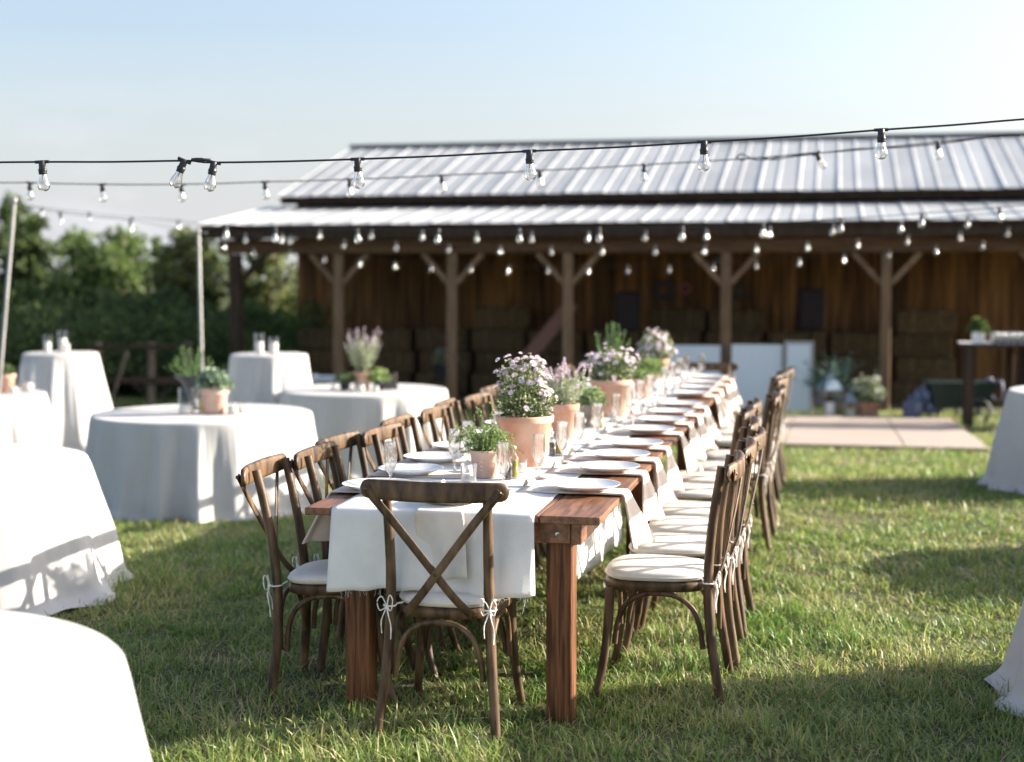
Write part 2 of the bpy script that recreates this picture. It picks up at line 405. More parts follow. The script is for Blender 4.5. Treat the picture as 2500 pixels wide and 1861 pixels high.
M = dict(
    soil=mat('soil', (0.085, 0.070, 0.035), 0.95, (0.060, 0.080, 0.025), 3.0, coords='World', bump=0.4, bscale=60),
    grass=mat('grass', (0.175, 0.285, 0.062), 0.42, (0.345, 0.370, 0.135), 1.3, coords='World', trans=0.45, spec=0.5,
              island=[(0.0, (0.35, 0.58, 0.5)), (0.35, (0.8, 0.95, 0.8)), (0.6, (1.0, 1.05, 0.9)), (0.80, (1.3, 1.15, 1.1)), (1.0, (1.9, 1.5, 2.2))]),
    straw=mat('straw', (0.58, 0.48, 0.31), 0.6, (0.44, 0.35, 0.20), 2.0, coords='World', trans=0.2, island=[(0, (0.5, 0.5, 0.5)), (1, (1.25, 1.2, 1.1))]),
    chair=mat('weathered_chair_wood', (0.038, 0.020, 0.009), 0.5, (0.165, 0.100, 0.054), 9, (3, 3, 0.7), bump=0.3, vary=0.2, detail=7, lo_=0.36, hi_=0.70, spec=0.35),
    bolt=mat('dark_bolt_metal', (0.10, 0.08, 0.06), 0.35, metal=0.8),
    steel=mat('bright_bolt_metal', (0.6, 0.6, 0.6), 0.3, metal=1.0),
    cushion=mat('cream_cushion_fabric', (0.80, 0.75, 0.68), 0.9, (0.74, 0.69, 0.62), 30, bump=0.08, bscale=300),
    tie=mat('white_tie_cord', (0.80, 0.77, 0.72), 0.9),
    cloth=mat('white_tablecloth', (0.585, 0.58, 0.575), 0.9, (0.55, 0.545, 0.54), 5, bump=0.12, bscale=14, trans=0.10),
    runner=mat('white_linen_runner', (0.84, 0.84, 0.83), 0.92, (0.79, 0.79, 0.78), 14, (1, 0.3, 1), bump=0.15, bscale=220, trans=0.12),
    napkin=mat('blush_napkin', (0.82, 0.72, 0.64), 0.92, (0.78, 0.67, 0.59), 25, bump=0.1, bscale=260, trans=0.10),
    napkin_pale=mat('ivory_napkin', (0.83, 0.79, 0.74), 0.92, (0.79, 0.75, 0.70), 25, bump=0.1, bscale=260, trans=0.10),
    plate=mat('white_china', (0.82, 0.81, 0.80), 0.12),
    card=mat('white_card', (0.82, 0.80, 0.75), 0.8),
    farm=mat('stained_table_wood', (0.105, 0.040, 0.017), 0.45, (0.270, 0.120, 0.058), 5, (9, 1.0, 9), bump=0.2, vary=0.12, detail=6, dist=0.4),
    farmleg=mat('stained_leg_wood', (0.045, 0.016, 0.006), 0.55, (0.200, 0.082, 0.034), 5, (14, 14, 0.8), bump=0.35, spec=0.3, vary=0.1, detail=6, dist=0.6),
    terra=mat('terracotta', (0.52, 0.255, 0.160), 0.9, (0.66, 0.44, 0.34), 7, bump=0.15, bscale=80, vary=0.1),
    terra_pale=mat('limewashed_terracotta', (0.56, 0.36, 0.28), 0.9, (0.64, 0.47, 0.39), 12, bump=0.15, bscale=80),
    chalk=mat('white_chalk', (0.85, 0.80, 0.76), 0.95),
    stone=mat('grey_stone', (0.36, 0.32, 0.27), 0.9, (0.22, 0.19, 0.15), 14, bump=0.4),
    iron=mat('dark_cast_iron', (0.06, 0.065, 0.075), 0.55, metal=0.3),
    pot_dirt=mat('potting_soil', (0.04, 0.028, 0.018), 1.0),
    leaf=mat('mum_leaf', (0.120, 0.175, 0.070), 0.6, trans=0.3, island=[(0, (0.5, 0.55, 0.6)), (0.6, (1, 1, 1)), (1, (1.9, 1.7, 1.7))]),
    thyme=mat('thyme_leaf', (0.19, 0.28, 0.085), 0.6, trans=0.35, island=[(0, (0.5, 0.6, 0.6)), (1, (1.8, 1.6, 1.7))]),
    sage=mat('silver_sage_leaf', (0.31, 0.35, 0.23), 0.8, trans=0.3, island=[(0, (0.6, 0.65, 0.6)), (1, (1.7, 1.6, 1.7))]),
    lav=mat('lavender_bloom', (0.66, 0.56, 0.66), 0.8, trans=0.3, island=[(0, (0.8, 0.8, 0.8)), (1, (1.3, 1.25, 1.2))]),
    pale=mat('pale_lettuce_leaf', (0.30, 0.38, 0.17), 0.65, trans=0.35, island=[(0, (0.6, 0.65, 0.6)), (1, (1.6, 1.5, 1.9))]),
    rosem=mat('rosemary_leaf', (0.10, 0.19, 0.06), 0.6, trans=0.3, island=[(0, (0.55, 0.6, 0.7)), (1, (1.8, 1.6, 1.5))]),
    succ=mat('grey_green_leaf', (0.26, 0.36, 0.24), 0.6, trans=0.2, island=[(0, (0.6, 0.65, 0.65)), (1, (1.4, 1.3, 1.4))]),
    petal=mat('lilac_petal', (0.84, 0.74, 0.80), 0.8, trans=0.25, vary=0.12, island=[(0, (0.8, 0.8, 0.85)), (1, (1.2, 1.25, 1.2))]),
    bud=mat('pale_bud', (0.48, 0.50, 0.30), 0.8, trans=0.3, island=[(0, (0.7, 0.8, 0.7)), (1, (1.4, 1.2, 1.3))]),
    petal_w=mat('white_petal', (0.72, 0.72, 0.70), 0.8, trans=0.25),
    eye=mat('flower_centre', (0.55, 0.45, 0.25), 0.9),
    glass=thin_glass('clear_glass', (0.985, 0.99, 0.99), 0.02, 1.5, 2.4),
    flute=flute_glass('crystal'),
    jar=thin_glass('clear_jar_glass', (0.99, 0.99, 0.99), 0.03, 1.5, 0.75),
    bulb=thin_glass('clear_bulb_glass', (0.97, 0.97, 0.96), 0.09, 1.55, 5.5),
    oil=mat('golden_olive_oil', (0.42, 0.33, 0.015), 0.15),
    vinegar=mat('dark_balsamic', (0.03, 0.015, 0.012), 0.1),
    cork=mat('bottle_stopper', (0.7, 0.65, 0.55), 0.8),
    wax=mat('white_candle_wax', (0.85, 0.83, 0.78), 0.5),
    socket=mat('black_rubber', (0.022, 0.022, 0.028), 0.45),
    wire=mat('black_cable', (0.020, 0.020, 0.026), 0.6),
    filament=mat('filament_wire', (0.35, 0.3, 0.25), 0.4, metal=0.7),
    pole=mat('galvanised_pole', (0.33, 0.33, 0.33), 0.45, (0.26, 0.26, 0.26), 6, metal=0.55),
    roof=mat('galvanised_roofing', (0.55, 0.56, 0.56), 0.52, (0.44, 0.45, 0.455), 1.6, (1, 0.35, 1), metal=0.45, bump=0.06, vary=0.07),
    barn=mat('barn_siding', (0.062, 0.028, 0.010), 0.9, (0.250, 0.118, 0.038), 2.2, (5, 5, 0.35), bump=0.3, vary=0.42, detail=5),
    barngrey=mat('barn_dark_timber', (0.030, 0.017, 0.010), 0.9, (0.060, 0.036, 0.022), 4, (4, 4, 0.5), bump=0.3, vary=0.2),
    post=mat('barn_post_timber', (0.165, 0.098, 0.052), 0.9, (0.245, 0.155, 0.090), 4, (4, 4, 0.5), bump=0.3, vary=0.12),
    beam=mat('barn_beam_timber', (0.085, 0.042, 0.018), 0.9, (0.145, 0.076, 0.034), 4, (0.5, 4, 4), bump=0.3, vary=0.12),
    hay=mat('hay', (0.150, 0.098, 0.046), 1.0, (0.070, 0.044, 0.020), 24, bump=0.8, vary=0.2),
    board=mat('white_board', (0.66, 0.72, 0.76), 0.5),
    frame=mat('grey_frame', (0.33, 0.33, 0.33), 0.6),
    darkframe=mat('dark_frame', (0.022, 0.016, 0.016), 0.8, spec=0.2),
    black=mat('black_plastic', (0.012, 0.010, 0.014), 0.7, spec=0.2),
    floorply=mat('pinkish_floor_board', (0.36, 0.29, 0.245), 0.75, (0.44, 0.365, 0.31), 2, (0.4, 4, 1), bump=0.05, vary=0.05),
    zinc=mat('blue_grey_zinc', (0.24, 0.31, 0.36), 0.4, metal=0.6),
    plastic=mat('blue_grey_plastic', (0.06, 0.08, 0.15), 0.3, (0.16, 0.19, 0.27), 8),
    green=mat('dark_green_plastic', (0.010, 0.025, 0.020), 0.5),
    bluewhite=mat('pale_blue_enamel', (0.25, 0.29, 0.42), 0.4),
    redboard=mat('faded_red_board', (0.20, 0.095, 0.075), 0.8, (0.26, 0.13, 0.10), 4, (4, 0.6, 4)),
    bark=mat('tree_bark', (0.11, 0.085, 0.065), 0.95, (0.20, 0.16, 0.12), 6, (4, 4, 0.6), bump=0.5),
    tree1=mat('dark_green_foliage', (0.095, 0.140, 0.045), 0.7, trans=0.45, island=[(0, (0.5, 0.55, 0.6)), (0.7, (1, 1, 1)), (1, (1.9, 1.7, 1.4))]),
    tree2=mat('olive_green_foliage', (0.150, 0.180, 0.062), 0.7, trans=0.45, island=[(0, (0.5, 0.55, 0.6)), (0.7, (1, 1, 1)), (1, (1.9, 1.6, 1.4))]),
    tree3=mat('mid_green_foliage', (0.125, 0.185, 0.058), 0.7, trans=0.45, island=[(0, (0.5, 0.55, 0.6)), (0.7, (1, 1, 1)), (1, (1.8, 1.7, 1.3))]),
    rosy=mat('dusty_decor', (0.40, 0.12, 0.14), 0.8),
    bluegrey=mat('blue_green_needles', (0.055, 0.115, 0.095), 0.7, trans=0.2, island=[(0, (0.6, 0.6, 0.6)), (1, (1.5, 1.5, 1.5))]),
)

add_creases(M['cloth'])

# ================================================================ THE SETTING
def make_ground():
    xs = np.concatenate([[-600, -250, -110, -60, -40], np.arange(-30, 14.01, 0.4), [20, 35, 60, 110, 250, 600]])
    ys = np.concatenate([[-300, -120, -40, -12], np.arange(-4, 36.01, 0.4), [42, 55, 80, 130, 260, 800]])
    X, Y = np.meshgrid(xs, ys, indexing='ij')
    P = np.stack([X, Y, ground(X, Y)], -1)
    o = MB().grid(P).build('ground', M['soil'])
    struct(o)
make_ground()

# dance floor: three big boards laid side by side on the grass
def make_floor():
    xs = [-1.75, -0.45, 0.72, 1.52]
    root = None
    y0, y1 = 14.85, 19.45
    edge = MB()
    zz = lambda x, y: gz(0.5, y) + 0.045
    base = MB()
    for a, b, c, d in ((xs[0], xs[-1], y0, y0 + 0.06), (xs[0], xs[-1], y1 - 0.06, y1)):
        base.bar((a, (c + d) / 2, zz(0, c) - 0.03), (b, (c + d) / 2, zz(0, c) - 0.03), d - c, 0.04)
    root = base.build('dance_floor', M['redboard'], smooth=False)
    struct(root)
    for i in range(3):
        m = MB()
        a, b = xs[i] + 0.006, xs[i + 1] - 0.006
        n = 10
        for k in range(n):
            ya, yb = y0 + (y1 - y0) * k / n, y0 + (y1 - y0) * (k + 1) / n - 0.004
            m.bar(((a + b) / 2, ya, zz(0, ya)), ((a + b) / 2, yb, zz(0, yb)), b - a, 0.02, bev=0.002)
        m.build('floor_board', M['floorply'], root, smooth=False)
make_floor()

def make_grass():
    rng = np.random.default_rng(5)
    def scatter(n, d0, d1, half):
        d = np.sqrt(rng.uniform(d0 * d0, d1 * d1, n))
        x = rng.uniform(-1, 1, n) * (half * d + 0.35)
        p = np.stack([x * math.cos(YAW) - d * math.sin(YAW), x * math.sin(YAW) + d * math.cos(YAW)], 1)
        return p
    def nz_(p, f, ph):
        return (np.sin(p[:, 0] * f + 1.3 * np.sin(p[:, 1] * f * 0.7 + ph)) * np.sin(p[:, 1] * f * 1.1 + ph + 1.7 * np.sin(p[:, 0] * f * 0.6)) + 1) / 2
    def blades(p, h, w, lean, seg, curl):
        n = len(p)
        a = rng.uniform(0, 2 * PI, n)
        D = np.stack([np.cos(a) * np.sin(lean), np.sin(a) * np.sin(lean), np.cos(lean)], 1)
        t = a + PI / 2 + rng.normal(0, 0.5, n)
        Sd = np.stack([np.cos(t), np.sin(t), np.zeros(n)], 1) * (w / 2)[:, None]
        B = np.stack([p[:, 0], p[:, 1], ground(p[:, 0], p[:, 1]) - 0.004], 1)
        if seg == 1:
            tip = B + D * h[:, None]
            V = np.stack([B + Sd, B - Sd, tip], 1).reshape(-1, 3)
            F = np.arange(3 * n).reshape(n, 3)
            return V, F
        mid = B + D * (h * 0.55)[:, None]
        out = np.stack([np.cos(a), np.sin(a), np.zeros(n)], 1)
        tip = mid + (D + out * curl[:, None]) * (h * 0.5)[:, None]
        tip[:, 2] -= curl * h * 0.18
        V = np.stack([B + Sd, B - Sd, mid - Sd * 0.8, mid + Sd * 0.8, tip], 1).reshape(-1, 3)
        i = np.arange(n)[:, None] * 5
        F = np.concatenate([i + np.array([[0, 1, 2]]), i + np.array([[0, 2, 3]]), i + np.array([[3, 2, 4]])])
        return V, F
    def keep(p):
        on_floor = (p[:, 0] > -1.8) & (p[:, 0] < 1.55) & (p[:, 1] > 14.8) & (p[:, 1] < 19.5)
        in_barn = (p[:, 1] > 21.6) & (p[:, 0] > -9.4)
        return p[~(on_floor | in_barn)]
    G = []; T = []
    def band(dens, d0, d1, hscale, wscale, seg, dry, weed=False):
        area = 0.37 * (d1 * d1 - d0 * d0) + 0.7 * (d1 - d0)
        p = keep(scatter(int(dens * area), d0, d1, 0.37))
        cl = nz_(p, 9.0, 0.3) * 0.6 + nz_(p, 3.1, 1.1) * 0.4
        p = p[rng.uniform(0, 1, len(p)) < 0.42 + 0.58 * cl]
        cl = nz_(p, 9.0, 0.3) * 0.55 + nz_(p, 2.6, 2.0) * 0.45
        n = len(p)
        isdry = rng.uniform(0, 1, n) < dry * (0.35 + 1.9 * nz_(p, 1.9, 4.0) * nz_(p, 4.7, 0.6) + .5 * nz_(p, 11.0, 2.2))
        h = (0.022 + 0.070 * cl ** 1.4 * rng.uniform(0.45, 1.35, n) + 0.05 * (rng.uniform(0, 1, n) > 0.975)) * hscale
        w = rng.uniform(0.0035, 0.0078, n) * wscale
        lean = np.abs(rng.normal(0.55, 0.40, n))
        lean = np.where(isdry, rng.uniform(0.5, 1.48, n), lean).clip(0, 1.5)
        curl = rng.uniform(0.1, 1.1, n)
        if weed:      # broad leaved weeds lying flat among the blades
            p = np.repeat(p, 5, 0) + rng.normal(0, .006, (5 * n, 2)); n = len(p)
            h = rng.uniform(.03, .06, n); w = rng.uniform(.009, .016, n); lean = rng.uniform(.75, 1.35, n); curl = rng.uniform(.0, .4, n); isdry = np.zeros(n, bool)
        for flag, dst in ((False, G), (True, T)):
            k = isdry == flag
            dst.append(blades(p[k], h[k] * (1.1 if flag else 1), w[k] * (0.75 if flag else 1), lean[k], seg, curl[k]))
    band(6200, 3.9, 7.6, 1.08, 1.0, 3, 0.17)
    band(170, 3.9, 9.0, 0.9, 2.0, 3, 0.0, weed=True)
    band(3600, 7.6, 11.0, 1.05, 1.35, 3, 0.22)
    for d0, d1, de, ws in ((11.0, 15.0, 2300, 2.0), (15.0, 23.5, 1100, 3.2)):
        band(de, d0, d1, 1.1, ws, 1, 0.26)
    def split(lst, k): return [x for x in lst if x[1].shape[1] == 3]
    for lst, nm, mm in ((G, 'lawn_grass', 'grass'), (T, 'dry_grass', 'straw')):
        V, F = cat(*lst)
        o = struct(link(nm, fast_mesh(nm, V, F), M[mm]), 'stuff')
        tag(o, 'green lawn grass blades over the whole yard' if mm == 'grass' else 'dry straw coloured blades lying in the lawn', 'grass')
make_grass()

# ---------------------------------------------------------------- barn with lean-to
def make_barn():
    rnd = random.Random(3)
    x0, x1 = -9.05, 5.0
    yw = 24.0
    t = thing('barn', 'brown plank barn with ribbed metal roof and open lean-to porch', 'barn', (0, 0, 0))
    zg = -0.42
    back = MB()
    back.box(((x0 + x1) / 2, yw + 0.10, 1.3), (x1 - x0 - 0.04, 0.06, 3.3), bev=0)
    back.box(((x0 + x1) / 2, 31.1, 1.3), (x1 - x0, 0.06, 3.3), bev=0)
    for xx in (x0 + 0.03, x1 - 0.03):
        back.add([(xx, yw + 0.08, zg), (xx, 31.1, zg), (xx, 31.1, 2.95), (xx, 27.55, 4.0), (xx, yw + 0.08, 2.95)], [(0, 1, 2, 3, 4)])
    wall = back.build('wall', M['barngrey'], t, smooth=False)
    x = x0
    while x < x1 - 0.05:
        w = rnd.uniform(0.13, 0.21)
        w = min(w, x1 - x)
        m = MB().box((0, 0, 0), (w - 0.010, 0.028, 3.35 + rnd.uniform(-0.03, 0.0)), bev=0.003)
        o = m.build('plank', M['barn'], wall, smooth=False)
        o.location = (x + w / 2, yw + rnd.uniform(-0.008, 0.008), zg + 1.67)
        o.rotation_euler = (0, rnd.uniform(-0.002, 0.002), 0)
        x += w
    # ---- upper roof
    pitch = math.atan2(4.06 - 2.93, 27.55 - 23.58)
    def roof(name, ya, za, yb, zb, xa, xb, step):
        deck = MB()
        n = Vector((0, -(zb - za), yb - ya)).normalized()
        d = Vector((0, yb - ya, zb - za))
        c = Vector(((xa + xb) / 2, (ya + yb) / 2, (za + zb) / 2)) - n * 0.03
        deck.bar(c - d / 2 * 0.992, c + d / 2 * 0.992, xb - xa - 0.08, 0.03, up=n, bev=0.002)
        rf = deck.build(name, M['barngrey'], t, smooth=False)
        # one sheet: four narrow ribs
        w = step
        prof = [(-w / 2, 0.003), (-w / 2 + 0.014, 0.017), (-w / 2 + 0.036, 0.017), (-w / 2 + 0.052, 0.002), (-0.030, 0.000), (-0.018, 0.012), (0.008, 0.012), (0.022, 0.0), (w / 2 - 0.002, 0.0), (w / 2 + 0.010, 0.008)]
        L = d.length
        rows = 7
        P = np.zeros((len(prof), rows, 3))
        for i, (px, pz) in enumerate(prof):
            for j in range(rows):
                P[i, j] = (px, -L / 2 + L * j / (rows - 1), pz)
        sh = MB().shell(P, 0.004)
        me = None
        k = 0
        xx = xa + w / 2
        while xx < xb:
            if me is None:
                o = sh.build('roof_sheet', M['roof'], rf, smooth=False); me = o.data
            else:
                o = bpy.data.objects.new('roof_sheet', me); C.objects.link(o); o.parent = rf
            ang = math.atan2(zb - za, yb - ya)
            o.location = Vector((xx, (ya + yb) / 2, (za + zb) / 2)) + n * (0.004 + rnd.uniform(0, 0.004))
            o.rotation_euler = (ang + rnd.uniform(-0.0025, 0.0025), rnd.uniform(-0.006, 0.006), 0)
            xx += w; k += 1
        return rf
    up = roof('roof', 23.55, 2.90, 27.55, 4.06, x0 - 0.2, x1 + 0.2, 0.62)
    roof('roof', 31.5, 2.90, 27.57, 4.06, x0 - 0.2, x1 + 0.2, 0.62)
    MB().box(((x0 + x1) / 2, 27.55, 4.10), (x1 - x0 + 0.4, 0.30, 0.03), bev=0.01).build('ridge_cap', M['roof'], up, smooth=False)
    MB().box(((x0 + x1) / 2, 23.66, 2.845), (x1 - x0 + 0.3, 0.03, 0.13), bev=0.004).build('fascia', M['barngrey'], t, smooth=False)
    # ---- lean-to
    lx0 = -9.55
    lean = roof('roof', 20.95, 2.335, 23.97, 2.74, lx0, x1 + 0.2, 0.62)
    MB().box(((lx0 + x1) / 2, 21.05, 2.215), (x1 - lx0 - 0.1, 0.04, 0.16), bev=0.004).build('fascia', M['barngrey'], lean, smooth=False)
    MB().box(((lx0 + x1) / 2 + 0.1, 21.32, 2.02), (x1 - lx0 - 0.3, 0.14, 0.22), bev=0.008).build('beam', M['beam'], t, smooth=False)
    for k in range(16):
        xx = -9.4 + k * 0.95
        MB().bar((xx, 21.08, 2.265), (xx, 23.95, 2.65), 0.05, 0.11, bev=0.003).build('rafter', M['barngrey'], t, smooth=False)
    # end beam of the porch
    MB().bar((-9.05, 21.4, 2.06), (-9.05, 23.96, 2.06), 0.12, 0.2, bev=0.006).build('beam', M['barngrey'], t, smooth=False)
    pos = [(-7.36, 0), (-5.57, 0), (-3.81, 0), (-1.50, 0), (0.74, 0), (3.0, 0)]
    for i, (px, k) in enumerate(pos):
        g_ = gz(px, 21.32) - 0.1
        m = MB().bar((px - 0.03 * (i < 2), 21.32, g_), (px, 21.32, 1.905), 0.14, 0.14, up=(0, 1, 0), bev=0.01)
        p = m.build('post', M['post'], t, smooth=False)
        for s in (-1, 1):
            MB().bar((px + s * 0.06, 21.32, 1.46), (px + s * 0.46, 21.32, 1.90), 0.075, 0.09, up=(0, 1, 0), bev=0.006).build('brace', M['post'], p, smooth=False)
    g_ = gz(-9.05, 21.32) - 0.1
    p = MB().bar((-9.03, 21.32, g_), (-9.05, 21.32, 1.905), 0.17, 0.17, up=(0, 1, 0), bev=0.01).build('post', M['barngrey'], t, smooth=False)
    MB().bar((-9.0, 21.32, 1.42), (-8.55, 21.32, 1.90), 0.075, 0.09, up=(0, 1, 0), bev=0.006).build('brace', M['barngrey'], p, smooth=False)
    # concrete/earth under the porch is bare ground
    return t
make_barn()

# ---------------------------------------------------------------- trees beyond the yard
def make_tree(name, label, base, height, width, seed, material, cone=0.0, n=4200, leaf=0.17, low=0.10, lean=0.0):
    rng = np.random.default_rng(seed)
    t = thing(name, label, 'tree', base, 0, 'trees beyond the yard')
    tr = MB()
    top = height * 0.86
    path = [(0, 0, -0.3)]
    for k in range(1, 6):
        z = top * k / 5
        path.append((rng.normal(0, 0.06) * k ** 0.5 + lean * z, rng.normal(0, 0.06) * k ** 0.5, z))
    r0 = 0.035 * height ** 0.9 + 0.03
    tr.tube(smooth_path(path, 3), lambda q: r0 * (1 - 0.9 * q) + 0.008, 8)
    cl = []
    nl = int(16 + height * 2.5)
    for k in range(nl):
        z = height * (low + (0.97 - low) * (k + rng.uniform(0, 1)) / nl)
        q = (z / height - low) / (1 - low)
        if cone: rad = width / 2 * (1.02 - q) ** 0.8 * rng.uniform(0.75, 1.1)
        else: rad = width / 2 * (0.55 + 0.9 * q - 1.3 * q ** 3) * rng.uniform(0.55, 1.15)
        a = rng.uniform(0, 2 * PI)
        rr = max(rad, 0.12)
        e = np.array([rr * math.cos(a) + lean * z, rr * math.sin(a), z + 0.12 * rr])
        s0 = np.array([lean * z, 0, max(z - 0.35 * rr, 0.2)])
        tr.tube([tuple(s0), tuple((s0 + e) / 2 + np.array([0, 0, 0.05 * rr])), tuple(e)], lambda q_: r0 * 0.28 * (1 - 0.8 * q_), 5)
        for f in (1.0, 0.72, 0.42):
            cl.append((s0 + (e - s0) * f + rng.normal(0, 0.08 * rr, 3), (0.16 + 0.20 * rr) * (1.0 if not cone else 0.8)))
    tr.build('trunk', M['bark'], t)
    cl_p = np.array([c[0] for c in cl]); cl_r = np.array([c[1] for c in cl])
    wgt = cl_r ** 2 / (cl_r ** 2).sum()
    idx = rng.choice(len(cl), n, p=wgt)
    off = unit(rng, n) * (rng.uniform(0.25, 1, n) ** 0.6)[:, None] * cl_r[idx][:, None]
    off[:, 2] *= 0.75
    P = cl_p[idx] + off
    D = vn(off + rng.normal(0, 0.35, (n, 3)) * cl_r[idx][:, None] + np.array([0, 0, 0.03]))
    V, F = cards(rng, P, D, rng.uniform(0.7, 1.4, n) * leaf, rng.uniform(0.5, 0.9, n) * leaf, droop=0.2)
    link('crown', fast_mesh('crown', V, F), M[material], t)
    return t

def trees():
    # x to the right of the view axis, distance, height above the eye line, width
    spec = [
        # x, d, top z, width, material, cone, label
        (-11.85, 35, 3.6, 3.0, 'tree1', 1.0, 'tall dark pine rising highest at the left edge of the tree line'),
        (-10.1, 31, 2.85, 3.2, 'tree1', 1.0, 'dark pine just right of the tall pine at the left edge'),
        (-12.2, 27, 1.95, 3.2, 'tree3', 0, 'sunlit bushy tree low behind the leaning left pole'),
        (-9.9, 33, 2.62, 3.6, 'tree3', 0, 'mid green rounded tree behind the candle cylinders of the left cocktail table'),
        (-10.1, 38, 2.75, 3.4, 'tree2', 0, 'olive rounded treetop between the dark pine and the broad middle tree'),
        (-8.5, 32, 2.62, 3.6, 'tree3', 0, 'tree with bright green top in the middle of the tree line'),
        (-8.0, 36, 2.65, 3.4, 'tree1', 0, 'dark round tree behind the middle of the tree line'),
        (-6.6, 30, 2.50, 3.2, 'tree2', 0, 'broad olive tree left of the thin steel pole'),
        (-5.7, 34, 2.35, 3.0, 'tree2', 0, 'olive tree behind the thin steel pole'),
        (-4.9, 38, 2.30, 3.2, 'tree1', 0, 'dark tree behind the corner post of the barn porch'),
        (-4.3, 40, 2.15, 3.4, 'tree3', 0, 'green tree seen through the open end of the barn porch'),
        (-13.8, 31, 2.6, 3.2, 'tree3', 0, 'green tree partly cut by the left edge of the picture'),
        (-9.4, 27, 1.3, 3.2, 'tree1', 0, 'low dark tree in front of the tree line behind the round table'),
        (-7.9, 26.5, 1.35, 3.2, 'tree1', 0, 'low dark tree behind the black urn'),
        (-10.9, 26, 1.0, 2.8, 'tree1', 0, 'low dark bushy tree behind the left cocktail table'),
        (-6.4, 27, 1.2, 2.6, 'tree1', 0, 'low dark tree beside the wooden gate'),
        (-3.4, 43, 1.9, 3.2, 'tree3', 0, 'pale green tree next to the barn wall'),
        (-5.2, 29.5, 1.0, 2.6, 'tree3', 0, 'low green tree below the porch opening'),
    ]
    for i, (x, d, top, w, m, cone, lab) in enumerate(spec):
        p = at(x, d)
        b = gz(p.x, p.y)
        make_tree('pine_tree' if cone else 'broadleaf_tree', lab, (p.x, p.y, b), top - b, w, 40 + i, m, cone,
                  n=7600, leaf=0.16, low=0.04 if not cone else 0.12)
trees()

def bush(x, d, w, h, seed, material, lab):
    rng = np.random.default_rng(seed)
    p = at(x, d); b = gz(p.x, p.y)
    t = thing('bush', lab, 'bush', (p.x, p.y, b), 0, 'bushes along the edge of the yard')
    st = MB()
    n = 2600
    cs = []
    for k in range(12):
        a = rng.uniform(0, 2 * PI); r = rng.uniform(0.1, 0.5) * w
        c = np.array([r * math.cos(a), r * math.sin(a) * 0.6, h * rng.uniform(0.25, 0.85)])
        st.tube([(0, 0, -0.05), tuple(c * [0.5, 0.5, 0.5]), tuple(c)], lambda q: 0.018 * (1 - 0.7 * q), 5)
        cs.append(c)
    st.build('stems', M['bark'], t)
    cs = np.array(cs); i = rng.integers(0, len(cs), n)
    off = unit(rng, n) * (rng.uniform(0.2, 1, n) ** 0.6)[:, None] * np.array([0.26 * w, 0.26 * w, 0.28 * h])
    V, F = cards(rng, cs[i] + off, off + rng.normal(0, 0.1, (n, 3)), rng.uniform(0.05, 0.13, n), rng.uniform(0.03, 0.07, n))
    V[:, 2] = np.maximum(V[:, 2], 0.0)
    link('foliage', fast_mesh('foliage', V, F), M[material], t)
for a in ((-6.9, 22.4, 2.4, 1.5, 1, 'tree1', 'dark bush at the yard edge between the round table and the gate'),
          (-8.4, 23.0, 2.6, 1.7, 2, 'tree1', 'dark bush behind the right side of the left cocktail table'),
          (-9.9, 22.6, 2.4, 1.5, 3, 'tree2', 'olive bush just right of the leaning pole'),
          (-5.6, 23.0, 2.2, 1.3, 4, 'tree1', 'dark bush behind the gate beside the thin pole'),
          (-4.75, 23.6, 2.0, 1.5, 5, 'tree3', 'green bush behind the right cocktail table'),
          (-11.6, 23.5, 2.6, 1.9, 6, 'tree3', 'green bush at the far left edge of the yard'),
          (-3.9, 25.0, 1.6, 1.6, 7, 'tree3', 'green bush against the corner of the barn wall')):
    bush(*a)

def gate():
    p = at(-5.2, 21.0); b = gz(p.x, p.y)
    t = thing('wooden_gate', 'weathered wooden rail gate between posts beside the barn porch', 'gate', (p.x, p.y, b), YAW)
    for x, lx in ((-0.75, 0.0), (0.0, 0.02), (0.55, 0.0)):
        MB().bar((x, 0, -0.1), (x + lx, 0, 0.98), 0.09, 0.09, up=(0, 1, 0), bev=0.01).build('post', M['bark'], t, smooth=False)
    MB().bar((-0.85, -0.07, 0.92), (0.62, -0.07, 0.93), 0.03, 0.06, bev=0.006).build('rail', M['barngrey'], t, smooth=False)
    MB().bar((-0.85, -0.07, 0.45), (0.62, -0.07, 0.43), 0.04, 0.09, bev=0.006).build('rail', M['barngrey'], t, smooth=False)
    MB().bar((-0.58, -0.11, 0.02), (-0.30, -0.11, 0.86), 0.035, 0.08, bev=0.006, up=(0, 1, 0)).build('brace', M['bark'], t, smooth=False)
gate()

# ---------------------------------------------------------------- steel poles carrying the strings
def steel_pole(a, b, lab):
    t = thing('steel_pole', lab, 'pole', (b[0], b[1], 0))
    av = Vector(a) - Vector((b[0], b[1], 0)); bv = Vector((0, 0, b[2]))
    d = (av - bv).normalized()
    L = (gz(b[0], b[1]) - 0.05 - b[2]) / d.z
    MB().tube([tuple(bv + d * L), tuple(av)], 0.017, 12).build('shaft', M['pole'], t)
    MB().lathe([(0, 0.012), (0.016, 0.010), (0.020, 0.0), (0.020, -0.03)], 12, av).build('cap', M['pole'], t)
    MB().tube([tuple(av + Vector((0.0, 0, -0.03))), tuple(av + Vector((0.06, 0.0, -0.02))), tuple(av + Vector((0.085, 0, -0.035)))], 0.008, 6).build('hook', M['pole'], t)
steel_pole((-6.85, 11.40, 2.24), (-6.93, 11.28, 0.95), 'leaning galvanised steel pole at the left edge carrying bulb strings')
steel_pole((-5.935, 13.10, 2.02), (-5.885, 13.02, 0.69), 'thin galvanised steel pole left of the barn porch')

